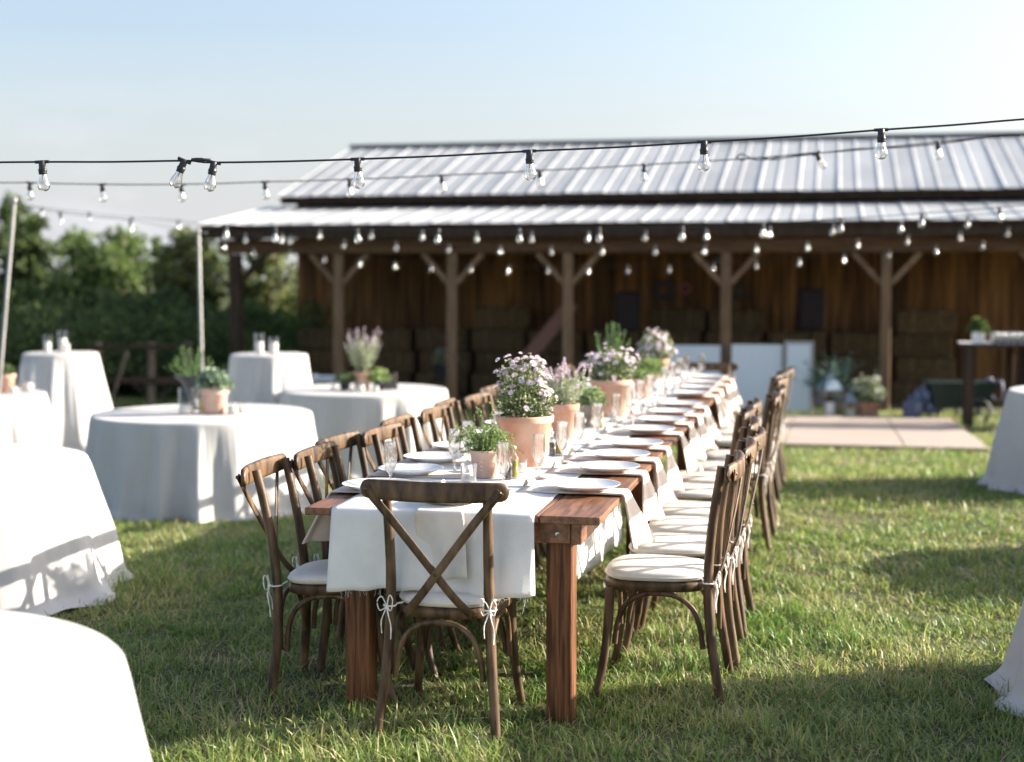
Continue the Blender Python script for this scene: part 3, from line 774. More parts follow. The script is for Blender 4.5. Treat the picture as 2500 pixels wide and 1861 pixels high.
# ---------------------------------------------------------------- bulb strings
def bulb_meshes():
    so_ = MB().lathe([(0, 0.006), (0.009, 0.006), (0.013, 0.001), (0.0135, -0.020), (0.0145, -0.026), (0.0165, -0.028), (0.0165, -0.034), (0.0150, -0.036), (0.0158, -0.042), (0.0145, -0.047), (0.011, -0.047), (0, -0.046)], 16)
    so_.tube([(-0.026, 0, 0.0), (0.026, 0, 0.0)], 0.0062, 8)
    gb = MB().lathe([(0.0125, -0.040), (0.0130, -0.048), (0.0150, -0.058), (0.0190, -0.070), (0.0222, -0.080), (0.0232, -0.087), (0.0222, -0.095), (0.0180, -0.103), (0.0110, -0.1085), (0.004, -0.1105), (0, -0.1108)], 20)
    fi = MB()
    fi.tube([(0, 0, -0.045), (0, 0, -0.064)], 0.0028, 6)
    fi.tube(smooth_path([(0, 0, -0.06), (0.006, 0, -0.085), (0.002, 0.004, -0.066), (-0.003, 0.004, -0.086), (-0.006, 0, -0.062)], 3), 0.0005, 4)
    out = []
    for m, n in ((so_, 'socket'), (gb, 'bulb'), (fi, 'filament')):
        me = bpy.data.meshes.new(n); me.from_pydata(m.v, [], m.f); me.polygons.foreach_set('use_smooth', [True] * len(me.polygons))
        me.materials.append(M[{'socket': 'socket', 'bulb': 'bulb', 'filament': 'filament'}[n]])
        out.append(me)
    return out
SOCK, GLASSB, FILA = bulb_meshes()

def string_lights(lab, bulbs, ends, rw=0.004, fil=False, tilt=None, sc=1.0, before=None, wires=None, seed=0):
    rnd = random.Random(seed)
    pts = list(before or []) + list(bulbs) + list(ends or [])
    t = thing('string_lights', lab, 'string lights', pts[0], 0, 'festoon strings over the yard')
    o = Vector(pts[0])
    wp = []
    for i, p in enumerate(pts):
        wp.append(Vector(p) - o)
        if i + 1 < len(pts):
            q = Vector(pts[i + 1]) - o
            m_ = (wp[-1] + q) / 2; m_.z -= 0.004 * (q - wp[-1]).length
            wp.append(m_)
    MB().tube(smooth_path(wp, 3), rw, 6).build('wire', M['wire'], t)
    for i, p in enumerate(bulbs):
        s = bpy.data.objects.new('socket', SOCK); C.objects.link(s); s.parent = t
        s.location = Vector(p) - o
        tx, ty = (tilt or {}).get(i, (rnd.uniform(-0.14, 0.14), rnd.uniform(-0.10, 0.10)))
        s.rotation_euler = (tx, ty, YAW)
        s.scale = (sc, sc, sc)
        g = bpy.data.objects.new('bulb', GLASSB); C.objects.link(g); g.parent = s
        if fil:
            f = bpy.data.objects.new('filament', FILA); C.objects.link(f); f.parent = s
    return t, o

t, o = string_lights('nearest string of big clear bulbs crossing the whole sky above the table',
    [(-2.91, 5.04, 2.02), (-2.39, 5.16, 2.025), (-2.28, 5.18, 2.018), (-1.75, 5.29, 2.03), (-1.12, 5.43, 2.06), (-0.48, 5.58, 2.095), (0.17, 5.72, 2.14)],
    [(0.69, 5.84, 2.18), (1.17, 5.95, 2.215), (2.6, 6.28, 2.34)], 0.0042, True, {1: (0.06, 0.42), 2: (0.05, 0.20), 0: (0.03, -0.04), 3: (0.04, -0.03), 4: (0.04, -0.04), 5: (0.05, 0.0), 6: (0.03, -0.03)}, before=[(-5.2, 4.5, 2.06), (-3.57, 4.89, 2.02)])
k = MB()
k.lathe([(0, -0.03), (0.006, -0.028), (0.008, -0.01), (0.008, 0.012), (0.0055, 0.02), (0.005, 0.045), (0, 0.046)], 10)
pl = k.build('plug', M['socket'], t); pl.location = Vector((-2.335, 5.168, 2.028)) - o; pl.rotation_euler = (0, R(90), YAW)
t, o = string_lights('second string of clear bulbs with a tied loop of cable before the metal roof',
    [(-4.83, 8.22, 2.16), (-4.4, 8.32, 2.15), (-3.92, 8.42, 2.15), (-3.42, 8.53, 2.165), (-2.91, 8.64, 2.18), (-2.36, 8.77, 2.205), (-1.77, 8.9, 2.235), (-1.14, 9.04, 2.27), (-0.11, 9.27, 2.34), (0.62, 9.43, 2.41)],
    [(1.14, 9.55, 2.46), (1.91, 9.73, 2.54), (3.4, 10.06, 2.7)], 0.0040, True, {8: (0.2, -0.55)}, before=[(-6.9, 7.76, 2.19), (-5.84, 8.0, 2.17), (-5.01, 8.18, 2.16)], seed=2)
k = MB()
lp = [Vector(p) - o for p in [(-0.59, 9.16, 2.315), (-0.56, 9.165, 2.335), (-0.52, 9.17, 2.318), (-0.47, 9.185, 2.300), (-0.38, 9.20, 2.305), (-0.30, 9.225, 2.325), (-0.11, 9.265, 2.344)]]
k.tube(smooth_path(lp, 4), 0.0042, 6)
lp = [Vector(p) - o for p in [(-0.59, 9.16, 2.315), (-0.56, 9.165, 2.298), (-0.52, 9.17, 2.306), (-0.44, 9.185, 2.312), (-0.36, 9.20, 2.30), (-0.26, 9.23, 2.318), (-0.11, 9.265, 2.336)]]
k.tube(smooth_path(lp, 4), 0.0042, 6)
for a, b, dz in (((-0.11, 9.265, 2.338), (3.4, 10.06, 2.70), 0.009),):
    A_, B_ = Vector(a) - o, Vector(b) - o
    k.tube([tuple(A_ + (B_ - A_) * i / 14 + Vector((0, 0, dz * math.sin(i * 1.9) - 0.02 * math.sin(PI * i / 14)))) for i in range(15)], 0.0045, 6)
k.build('spare_cable', M['wire'], t)
string_lights('third string of bulbs, the largest ones hanging in front of the porch fascia',
    [(-4.46, 10.34, 1.965), (-4.1, 10.42, 1.945), (-3.5, 10.55, 1.94), (-2.9, 10.68, 1.935), (-2.31, 10.81, 1.94), (-1.72, 10.94, 1.945), (-1.11, 11.07, 1.955), (-0.52, 11.2, 1.98), (0.06, 11.33, 2.015), (0.65, 11.46, 2.055), (1.22, 11.6, 2.10)],
    [(1.9, 11.75, 2.17), (3.4, 12.1, 2.34)], 0.0036, before=[(-5.85, 13.05, 2.0), (-5.0, 11.3, 1.985)], seed=3)
string_lights('fourth string of bulbs starting from the thin steel pole below the porch roof edge',
    [(-6.12, 14.68, 2.03), (-5.69, 14.63, 2.025), (-5.25, 14.59, 2.065), (-4.66, 14.52, 2.06), (-4.1, 14.45, 2.045), (-3.51, 14.37, 2.025), (-2.93, 14.29, 2.015), (-2.34, 14.21, 2.015), (-1.77, 14.12, 2.02), (-1.18, 14.02, 2.025), (-0.58, 13.91, 2.04), (0.0, 13.79, 2.06), (0.59, 13.67, 2.075), (1.16, 13.54, 2.11)],
    [(2.0, 13.4, 2.18), (3.4, 13.1, 2.3)], 0.0036, before=[(-6.54, 14.72, 2.10)], seed=4)
string_lights('fifth string of bulbs sagging across the middle of the porch beam',
    [(-7.03, 16.25, 1.98), (-6.27, 16.42, 2.05), (-5.65, 16.55, 2.0), (-5.05, 16.68, 1.975), (-4.44, 16.81, 1.95), (-3.85, 16.94, 1.93), (-3.26, 17.07, 1.925), (-2.67, 17.2, 1.925), (-2.06, 17.33, 1.925), (-1.48, 17.46, 1.93), (-0.89, 17.59, 1.95), (-0.3, 17.72, 1.975), (0.28, 17.85, 2.005), (0.86, 17.98, 2.045), (1.46, 18.11, 2.09), (2.02, 18.24, 2.14)],
    [(2.8, 18.4, 2.21), (4.0, 18.7, 2.32)], 0.0034, before=[(-7.6, 16.1, 2.0)], seed=5, sc=0.98)
string_lights('farthest and lowest string of bulbs sagging in front of the barn planks',
    [(-7.74, 18.86, 1.95), (-7.23, 18.89, 1.92), (-6.74, 18.92, 1.85), (-6.24, 18.95, 1.8), (-5.76, 18.98, 1.76), (-5.26, 19.01, 1.735), (-4.73, 19.04, 1.72), (-4.21, 19.08, 1.705), (-3.69, 19.11, 1.70), (-3.16, 19.14, 1.70), (-2.63, 19.17, 1.705), (-2.09, 19.2, 1.715), (-1.52, 19.23, 1.735), (-0.97, 19.27, 1.765), (-0.43, 19.3, 1.80), (0.14, 19.33, 1.845), (0.7, 19.36, 1.90), (1.28, 19.39, 1.95), (1.85, 19.42, 2.01)],
    [(2.6, 19.45, 2.1), (4.0, 19.5, 2.28)], 0.0034, before=[(-8.4, 18.8, 2.05)], seed=6, sc=0.98)
string_lights('short string of bulbs from the leaning pole to the thin pole, nearer wire',
    [(-6.72, 11.93, 2.145), (-6.1, 12.04, 2.075)], [(-5.9, 13.08, 2.0)], 0.0032, before=[(-6.84, 11.41, 2.20)], seed=7)
string_lights('short string of small bulbs from the leaning pole past the trees, farther wire',
    [(-8.46, 14.63, 2.32), (-7.95, 14.73, 2.265), (-7.5, 14.83, 2.215), (-7.0, 14.93, 2.18)], [(-6.5, 15.0, 2.11)], 0.0034, before=[(-8.9, 14.55, 2.36)], seed=8)

# ================================================================ CHAIRS
def seat_outline(k):
    o = []
    n = 40
    for j in range(n):
        a = 2 * PI * j / n
        ca, sa = math.cos(a), math.sin(a)
        e = 2 / 3.2
        x = math.copysign(abs(ca) ** e, ca); y = math.copysign(abs(sa) ** e, sa)
        wdt = 0.190 + 0.016 * y
        o.append((x * (wdt - k), 0.005 + y * (0.200 - k)))
    return o

def make_chair():
    t = thing('crossback_chair', 'x', 'chair', group='cross-back chairs around the long table')
    ch = M['chair']
    for s in (-1, 1):
        p = smooth_path([(s * .215, -.260, -.03), (s * .203, -.238, .10), (s * .188, -.215, .25), (s * .178, -.203, .42), (s * .175, -.208, .58), (s * .177, -.226, .74), (s * .180, -.249, .885)], 4)
        MB().tube(p, lambda q: 0.0165 + 0.0025 * math.sin(PI * min(1, q * 1.1)), 10).build('back_post', ch, t)
        p = smooth_path([(s * .205, .222, -.02), (s * .190, .195, .10), (s * .176, .176, .25), (s * .170, .168, .41)], 4)
        MB().tube(p, lambda q: 0.0145 + 0.005 * q, 10).build('leg', ch, t)
    # top rail: wide bowed board behind the posts
    pts = []
    for u in (-1, -.993, -.975, -.95, -.90, -.75, -.6, -.45, -.3, -.15, 0, .15, .3, .45, .6, .75, .90, .95, .975, .993, 1):
        pts.append((u * 0.262, -0.272 - 0.034 * (1 - u * u), 0.868 - 0.004 * (1 - u * u)))
    def prof(q):
        us = (-1, -.993, -.975, -.95, -.90, -.75, -.6, -.45, -.3, -.15, 0, .15, .3, .45, .6, .75, .90, .95, .975, .993, 1)
        u = abs(us[int(round(q * 20))])
        w_ = max(0, (u - 0.90) / 0.10); hh = (0.036 - .004 * max(0, (u - .6) / .4)) * max(.05, math.sqrt(max(0, 1 - w_ * w_ * .98))); tt = 0.0125 * max(.35, math.sqrt(max(0, 1 - w_ * w_)))
        return [(tt * math.copysign(abs(math.cos(a)) ** .6, math.cos(a)), hh * math.copysign(abs(math.sin(a)) ** .6, math.sin(a))) for a in [2 * PI * j / 14 for j in range(14)]]
    rail = MB().sweep(pts, prof, up=(0, 0, 1)).build('top_rail', ch, t)
    for s in (-1, 1):
        dy = -0.0035 if s > 0 else 0.0035
        p = smooth_path([(s * .238, -.300, .872), (s * .150, -.288 + dy, .765), (s * .02, -.262 + dy, .595), (-s * .06, -.243 + dy, .49), (-s * .118, -.216, .425)], 4)
        MB().sweep(p, [(-.0135, -.0028), (.0135, -.0028), (.0150, 0), (.0135, .0028), (-.0135, .0028), (-.0150, 0)], up=(0, -1, 0)).build('cross_strap', ch, t)
        b = MB().lathe([(0, .006), (.004, .0055), (.007, .002), (.0075, 0)], 10).build('bolt', M['bolt'], t)
        b.location = (s * .236, -.3045, .868); b.rotation_euler = (R(90), 0, 0)
    b = MB().lathe([(0, .005), (.003, .0045), (.0055, .002), (.006, 0)], 10).build('bolt', M['bolt'], t)
    b.location = (0, -.2665, .572); b.rotation_euler = (R(90), 0, 0)
    MB().slab(seat_outline, [(.402, .008), (.406, .002), (.428, 0.0), (.437, .003), (.440, .010)]).build('seat_frame', ch, t)
    cu = MB().slab(seat_outline, [(.441, .016), (.444, .006), (.452, .001), (.462, .001), (.470, .006), (.477, .022), (.482, .055), (.484, .110)]).build('cushion', M['cushion'], t)
    ring = [(x, y, .457) for x, y in seat_outline(-0.0005)]
    MB().tube(ring + ring[:1], .0028, 6, cap=False).build('piping', M['cushion'], cu)
    # bentwood arches below the seat
    def arch(a, b, name='brace'):
        a = Vector(a); b = Vector(b)
        pts = []
        for q, z in ((0, .195), (.03, .27), (.12, .345), (.30, .388), (.5, .396), (.70, .388), (.88, .345), (.97, .27), (1, .195)):
            p = a.lerp(b, q); pts.append((p.x, p.y, z))
        MB().tube(smooth_path(pts, 3), .0105, 8).build(name, ch, t)
    arch((-.158, -.215, 0), (.158, -.215, 0)); arch((-.150, .178, 0), (.150, .178, 0))
    for s in (-1, 1): arch((s * .178, -.185, 0), (s * .170, .150, 0))
    # cushion ties in bows round the posts
    for s in (-1, 1):
        rnd = random.Random(s + 5)
        c = Vector((s * .180, -.205, .447))
        m = MB()
        m.tube([c + Vector((.0215 * math.cos(a), .0215 * math.sin(a), 0)) for a in [2 * PI * j / 14 for j in range(15)]], .0032, 6)
        m.tube([(s * .14, -.175, .452), tuple(c + Vector((-s * .012, .018, 0)))], .0032, 6)
        k = c + Vector((s * .004, -.024, .0))
        m.lathe([(0, -.006), (.006, -.003), (.006, .003), (0, .006)], 8, k)
        for dx, dz, l in ((-.030, .020, 1), (.026, .026, 1)):
            e = k + Vector((dx, -.016, dz))
            m.tube(smooth_path([k, k + Vector((dx * .5, -.012, dz + .016)), e, k + Vector((dx * .7, -.014, -.012)), k], 4), .0030, 6, flat=.6)
        for dx, dz in ((-.018, -.095), (.014, -.115)):
            m.tube(smooth_path([k, k + Vector((dx * .6, -.010, -.03)), k + Vector((dx * 1.1, -.004, dz * .6)), k + Vector((dx, -.003, dz))], 4), .0030, 6, flat=.6)
        m.build('tie', M['tie'], t)
    return t

chair0 = make_chair()
chair_used = [False]
def chair(x, y, rz, label):
    loc = (x, y, gz(x, y))
    if not chair_used[0]:
        chair_used[0] = True
        chair0.location = loc; chair0.rotation_euler = (0, 0, rz); chair0['label'] = label
        return chair0
    return dup(chair0, loc, rz, label)
rc = random.Random(8)
chair(-1.315, 5.045, 0, 'dark wood cross-back chair at the near end of the table, its back to the viewer')
LEFT_Y = [5.31, 5.72, 6.13, 6.54, 6.98, 7.50, 7.93, 8.42, 9.02, 9.95, 10.5, 11.05, 11.6]
RIGHT_Y = [5.60, 6.12, 6.60, 7.06, 7.66, 8.18, 8.68, 9.20, 10.0, 10.5, 11.05, 11.6]
RIGHT_X = [-.635, -.615, -.60, -.645, -.70, -.69, -.60, -.58, -.60, -.63, -.62, -.60]
for i, y in enumerate(LEFT_Y):
    ch_ = chair(-1.790 + (0.05 if i % 2 else -0.005) + rc.uniform(-.01, .01), y, -PI / 2 + rc.uniform(-.07, .07),
          'cross-back chair on the left side of the long table, %s from the near end' % ORD[i])
    ch_.rotation_euler[0] = R(4.0 - .25 * i)      # the lawn falls away to the left
for i, y in enumerate(RIGHT_Y):
    chair(RIGHT_X[i], y, PI / 2 + rc.uniform(-.07, .07),
          'cross-back chair on the right side of the long table, %s from the near end' % ORD[i])
chair(-1.03, 12.42, PI + 0.05, 'cross-back chair at the far end of the long table')

# ================================================================ LONG TABLE
TZ = 0.76
TX0, TX1 = -1.85, -0.77
SEGS = [(4.95, 7.33), (7.37, 9.75), (9.79, 12.17)]
def farm_table(y0, y1, label, rounded=False):
    cx, cy = (TX0 + TX1) / 2, (y0 + y1) / 2
    t = thing('farm_table', label, 'table', (cx, cy, 0), 0, 'farm tables set end to end')
    L = y1 - y0; Wd = TX1 - TX0
    n = 5; w = Wd / n
    for i in range(n):
        m = MB().box((-Wd / 2 + w * (i + .5), 0, TZ - .0135), (w - .0025, L, .027), bev=.003)
        m.build('plank', M['farm'], t, smooth=False)
    for s in (-1, 1):
        MB().box((s * (Wd / 2 - .095), 0, TZ - .027 - .042), (.038, L - .13, .083), bev=.003).build('apron', M['farm'], t, smooth=False)
        e = MB().box((0, s * (L / 2 - .085), TZ - .027 - .041), (Wd - .232, .036, .080), bev=.003).build('apron', M['farm'], t, smooth=False)
        for q in (-1, 1):
            b = MB().lathe([(0, .004), (.005, .0035), (.009, .001), (.0095, 0)], 10).build('bolt', M['steel'], e)
            b.location = (q * (Wd / 2 - .165), s * (L / 2 - .0665), TZ - .072); b.rotation_euler = (R(90) if s < 0 else R(-90), 0, 0)
    for sx_ in (-1, 1):
        for sy_ in (-1, 1):
            x = sx_ * (Wd / 2 - .163); y = sy_ * (L / 2 - .152)
            g_ = gz(cx + x, cy + y) - .02
            MB().box((x, y, (TZ - .028 + g_) / 2), (.095, .095, TZ - .028 - g_), bev=.005).build('leg', M['farmleg'], t, smooth=False)
    return t
farm_table(*SEGS[0], 'reddish brown plank table nearest the viewer')
farm_table(*SEGS[1], 'reddish brown plank table in the middle of the long row')
farm_table(*SEGS[2], 'reddish brown plank table at the far end of the long row')

def wob(a, b, s=0.0):
    return np.sin(a * 7.3 + 2.1 * np.sin(b * 3.7 + s)) * np.sin(b * 9.1 + s + 1.3 * np.sin(a * 4.1))

def runner():
    x0, x1 = -1.745, -1.005
    ed = SEGS[0][0]; fe = SEGS[2][1]
    path = []
    for q in np.linspace(0, 1, 14): path.append((ed - .018 - .012 * q, TZ - .02 - .262 * q))
    path = path[::-1]
    path += [(ed - .014, TZ - .006), (ed - .006, TZ + .002), (ed + .01, TZ + .0035)]
    for y in np.linspace(ed + .05, fe - .05, 120): path.append((y, TZ + .0035))
    path += [(fe - .01, TZ + .0035), (fe + .006, TZ + .002), (fe + .014, TZ - .006), (fe + .02, TZ - .1), (fe + .022, TZ - .22)]
    u = np.linspace(0, 1, 42)
    P = np.zeros((len(path), len(u), 3))
    for i, (y, z) in enumerate(path):
        xx = x0 + (x1 - x0) * u + 0.006 * np.sin(y * 3.0)
        hang = max(0.0, min(1.0, (TZ - z - .01) / .26))
        fl = wob(u * 3.0, np.full_like(u, i * .012), .5)
        P[i, :, 0] = xx + 0.012 * hang * (u - .5)
        P[i, :, 1] = y - hang * (0.014 * np.sin(u * 15 + 1 + .6 * hang) + .008 * np.sin(u * 33 + 2.5) + .012)
        P[i, :, 2] = z + (0.0012 * (fl + 1) if hang == 0 else -hang * (.008 * np.sin(u * 9 + 1.2) + .003 * np.sin(u * 41)))
    o = MB().shell(P[:, ::-1], .0022).build('table_runner', M['runner'])
    tag(o, 'long white linen runner down the middle of the tables, draped over the near end', 'table runner')
    # frayed hem threads
    rng = np.random.default_rng(2)
    m = MB()
    for k in range(46):
        q = rng.uniform(0, 1); x = x0 + (x1 - x0) * q
        y = ed - .04; z = TZ - .282 - .006 * math.sin(q * 9 + 1.2)
        l = rng.uniform(.008, .028) if rng.uniform() < .85 else .06
        m.tube([(x, y, z + .004), (x + rng.normal(0, .004), y, z - l * .5), (x + rng.normal(0, .008), y - .002, z - l)], .0005, 3)
    struct(m.build('frayed_hem', M['runner'], o), 'stuff')
runner()

def under_cloth():
    u = np.linspace(0, 1, 30); v = np.linspace(0, 1, 16)
    U, V = np.meshgrid(u, v, indexing='ij')
    y = 5.24 + 1.62 * U
    bot = .40 - .08 * U
    P = np.stack([-.985 + .012 * np.sin(U * 14) * V + .015 * V, y, .724 * (1 - V) + bot * V], -1)
    o = MB().shell(P, .002).build('cloth_drape', M['runner'])
    tag(o, 'white cloth hanging under the near table behind its right front leg', 'cloth')
under_cloth()

# ---------------------------------------------------------------- place settings
def plate_mesh():
    return MB().lathe([(0, .006), (.070, .006), (.088, .009), (.112, .017), (.1335, .0245), (.1355, .0255), (.1355, .0235), (.113, .013), (.090, .003), (.072, .0), (0, .0)], 48)
def napkin_mesh(edge, tilt, seed, inner=-.255, hang=.185, w0=.068, w1=.095):
    rnd = random.Random(seed)
    path = []
    for q in np.linspace(0, 1, 12): path.append((inner + (edge - .006 - inner) * q, .004, 0.0))
    for a in (0.25, .5, .75, 1.0): path.append((edge - .006 + .016 * math.sin(a * PI / 2 * .85), .004 - .016 * (1 - math.cos(a * PI / 2 * .85)), a * .05))
    bx, bz = path[-1][0], path[-1][1]
    for q in np.linspace(.08, 1, 14): path.append((bx + tilt * q, bz - hang * q, .05 + .95 * q))
    v = np.linspace(-1, 1, 17)
    P = np.zeros((len(path), len(v), 3))
    ph = rnd.uniform(0, 6)
    for i, (x, z, t) in enumerate(path):
        w = w0 + (w1 - w0) * t
        P[i, :, 0] = x + .034 * t * v + .018 * t * np.sin(v * 3.3 + ph) + .008 * t * np.sin(v * 7 + ph)
        P[i, :, 1] = v * w + .012 * t * math.sin(ph)
        P[i, :, 2] = z + (.0 if t > 0 else .0008 * math.sin(i)) - .010 * t * np.abs(np.sin(v * 2 + ph))
    return MB().shell(P, .0065)
FLUTE = [(0, .0015), (.030, .0015), (.0315, .003), (.030, .0045), (.012, .0065), (.0045, .011), (.0038, .030), (.0042, .050), (.008, .058), (.0165, .070), (.0230, .088), (.0262, .110), (.0268, .130), (.0255, .155), (.0232, .183), (.0228, .1845), (.0222, .183), (.0245, .155), (.0258, .130), (.0252, .110), (.0220, .089), (.0150, .072), (.006, .0625), (0, .0612)]
def card_mesh():
    m = MB()
    for s in (-1, 1):
        m.add([(-.034, s * .018, 0), (.034, s * .018, 0), (.034, s * .0005, .036), (-.034, s * .0005, .036), (-.034, s * .0172, 0), (.034, s * .0172, 0), (.034, -s * .0002, .0355), (-.034, -s * .0002, .0355)],
              [(0, 1, 2, 3), (7, 6, 5, 4), (0, 3, 7, 4), (1, 5, 6, 2)])
    return m
PLATE = plate_mesh().build('dinner_plate', M['plate']); 
FL = MB().lathe(FLUTE, 28).build('champagne_flute', M['flute'])
CARD = card_mesh().build('place_card', M['card'], smooth=False)
first = {'plate': True, 'flute': True, 'card': True}
def place(proto, key, loc, rz, label, cat_, group):
    if first[key]:
        first[key] = False; o = proto
    else:
        o = proto.copy(); C.objects.link(o)
    o.location = loc; o.rotation_euler = (0, 0, rz)
    return tag(o, label, cat_, group)
PR_Y = [5.50, 6.05, 6.49, 6.94, 7.59, 8.11, 8.60, 9.13, 9.98, 10.50, 11.02, 11.58]
PL_Y = [5.34, 5.80, 6.21, 6.65, 7.20, 7.72, 8.20, 8.72, 9.98, 10.50, 11.02, 11.58]
FR = [(-1.156, 5.80), (-1.150, 6.30), (-1.150, 6.74), (-1.146, 7.25), (-1.14, 7.87), (-1.14, 8.38), (-1.14, 8.88), (-1.14, 9.38), (-1.14, 10.2), (-1.14, 10.72), (-1.14, 11.26), (-1.14, 11.8)]
FLP = [(-1.666, 5.41), (-1.538, 5.91), (-1.565, 6.24), (-1.53, 6.70), (-1.50, 7.12), (-1.50, 7.65), (-1.50, 8.15), (-1.50, 8.66), (-1.50, 10.1), (-1.50, 10.6), (-1.50, 11.1), (-1.50, 11.7)]
rs = random.Random(12)
NAPS = {}
def napkin(loc, rz, label, edge, tilt, seed, mesh_key, **kw):
    if mesh_key not in NAPS:
        o = napkin_mesh(edge, tilt, seed, **kw).build('napkin', M['napkin_pale' if mesh_key == 'end' else 'napkin']); NAPS[mesh_key] = o.data
    else:
        o = bpy.data.objects.new('napkin', NAPS[mesh_key]); C.objects.link(o)
    o.location = loc; o.rotation_euler = (0, 0, rz)
    return tag(o, label, 'napkin', 'blush napkins under the plates')
for side, ys, px, edge_x, fl, rz in (('right', PR_Y, -.905, TX1, FR, 0.0), ('left', PL_Y, -1.715, TX0, FLP, PI)):
    for i, y in enumerate(ys):
        x = px + rs.uniform(-.008, .008)
        over_runner = .0065
        lab = '%s on the %s side of the table' % (ORD[i], side)
        napkin((x, y, TZ + over_runner), rz + rs.uniform(-.04, .04), 'blush napkin at the %s place from the near end, %s side' % (ORD[i], side),
               abs(edge_x - x) + .008, rs.choice([.045, .06]), i % 4, (side, i % 4, i // 4 % 2))
        place(PLATE, 'plate', (x - (0.01 if side == 'right' else -.01), y, TZ + .0145), rs.uniform(0, 6), 'white dinner plate at the %s place from the near end, %s side' % (ORD[i], side), 'plate', 'white dinner plates')
        fx, fy = fl[i]
        place(FL, 'flute', (fx, fy, TZ + .0075), rs.uniform(0, 6), 'clear champagne flute at the %s place from the near end, %s side' % (ORD[i], side), 'glass', 'champagne flutes on the long table')
        sgn = 1 if side == 'right' else -1
        place(CARD, 'card', (x - sgn * .245, y + .10 + rs.uniform(-.02, .02), TZ + .0075), PI / 2 + rs.uniform(-.5, .5), 'small folded white place card at the %s place from the near end, %s side' % (ORD[i], side), 'card', 'place cards')
napkin((-1.335, 5.075, TZ + .0065), -PI / 2, 'ivory napkin hanging over the near end of the table behind the end chair', .158, .0, 3, 'end', inner=-.20, hang=.215, w0=.088, w1=.094)
place(PLATE, 'plate', (-1.335, 5.10, TZ + .0145), 0, 'white dinner plate at the near end of the table above the end chair', 'plate', 'white dinner plates')
place(FL, 'flute', (-1.228, 5.46, TZ + .0075), 0, 'clear champagne flute nearest the viewer in front of the pot marked 8', 'glass', 'champagne flutes on the long table')
place(PLATE, 'plate', (-1.2, 12.02, TZ + .0145), 0, 'white dinner plate at the far end of the table', 'plate', 'white dinner plates')
place(FL, 'flute', (-1.02, 11.86, TZ + .0075), 0, 'clear champagne flute at the far end of the table', 'glass', 'champagne flutes on the long table')
# second row of glasses: small water tumblers
TUMB = MB().lathe([(0, 0), (.029, 0), (.0305, .002), (.0335, .078), (.0338, .0795), (.0325, .0795), (.0318, .078), (.029, .006), (0, .006)], 24).build('water_glass', M['glass'])
first['tumbler'] = True
for i in range(4, 12):
    place(TUMB, 'tumbler', (-1.06, PR_Y[i] + .20, TZ + .0075), 0, 'short clear water glass at the %s place from the near end, right side' % ORD[i], 'glass', 'water glasses on the long table')
place(TUMB, 'tumbler', (-1.405, 5.62, TZ + .0075), 0, 'short clear glass just in front of the pot marked 8', 'glass', 'water glasses on the long table')

# ---------------------------------------------------------------- pots and plants
def pot(t, rt, rb, h, material, rim=.030, lip=.006):
    z1 = h - rim
    r1 = rb + (rt - lip - rb) * z1 / h
    p = [(0, 0), (rb - .003, 0), (rb, .004), (r1, z1 - .001), (rt - .002, z1 + .001), (rt - .001, z1 + .004), (rt + .001, h - .004), (rt - .001, h), (rt - .009, h), (rt - .012, h - .004), (rt - .016, h - .02), (rt - .022, h * .55)]
    o = MB().lathe(p, 40).build('pot', material, t)
    rs_ = rt - .0155
    MB().lathe([(0, h - .012), (rs_ * .5, h - .014), (rs_, h - .019)], 20).build('potting_soil', M['pot_dirt'], t)
    return o
def flower_mesh(r):
    rng = np.random.default_rng(9)
    P = []; D = []; L = []
    for el, n, rr in ((0.12, 10, 1.0), (0.55, 9, .9), (1.0, 7, .75)):
        for j in range(n):
            a = 2 * PI * (j + rng.uniform(-.2, .2)) / n + el
            D.append((math.cos(a) * math.cos(el), math.sin(a) * math.cos(el), math.sin(el))); P.append((0, 0, 0)); L.append(rr * r)
    P = np.array(P, float); D = np.array(D)
    Sd = vn(np.cross(D, np.array([0, 0, 1.0]))); L = np.array(L)[:, None]
    tip = P + D * L; mid = P + D * L * .7
    V = np.stack([P, mid + Sd * r * .26, tip, mid - Sd * r * .26], 1).reshape(-1, 3)
    return V, np.arange(len(V)).reshape(-1, 4)
_fv, _ff = flower_mesh(.0150)
FLOWER = {'petal': fast_mesh('flower', _fv, _ff), 'petal_w': fast_mesh('flower', _fv, _ff)}
for k_, me in FLOWER.items(): me.materials.append(M[k_])
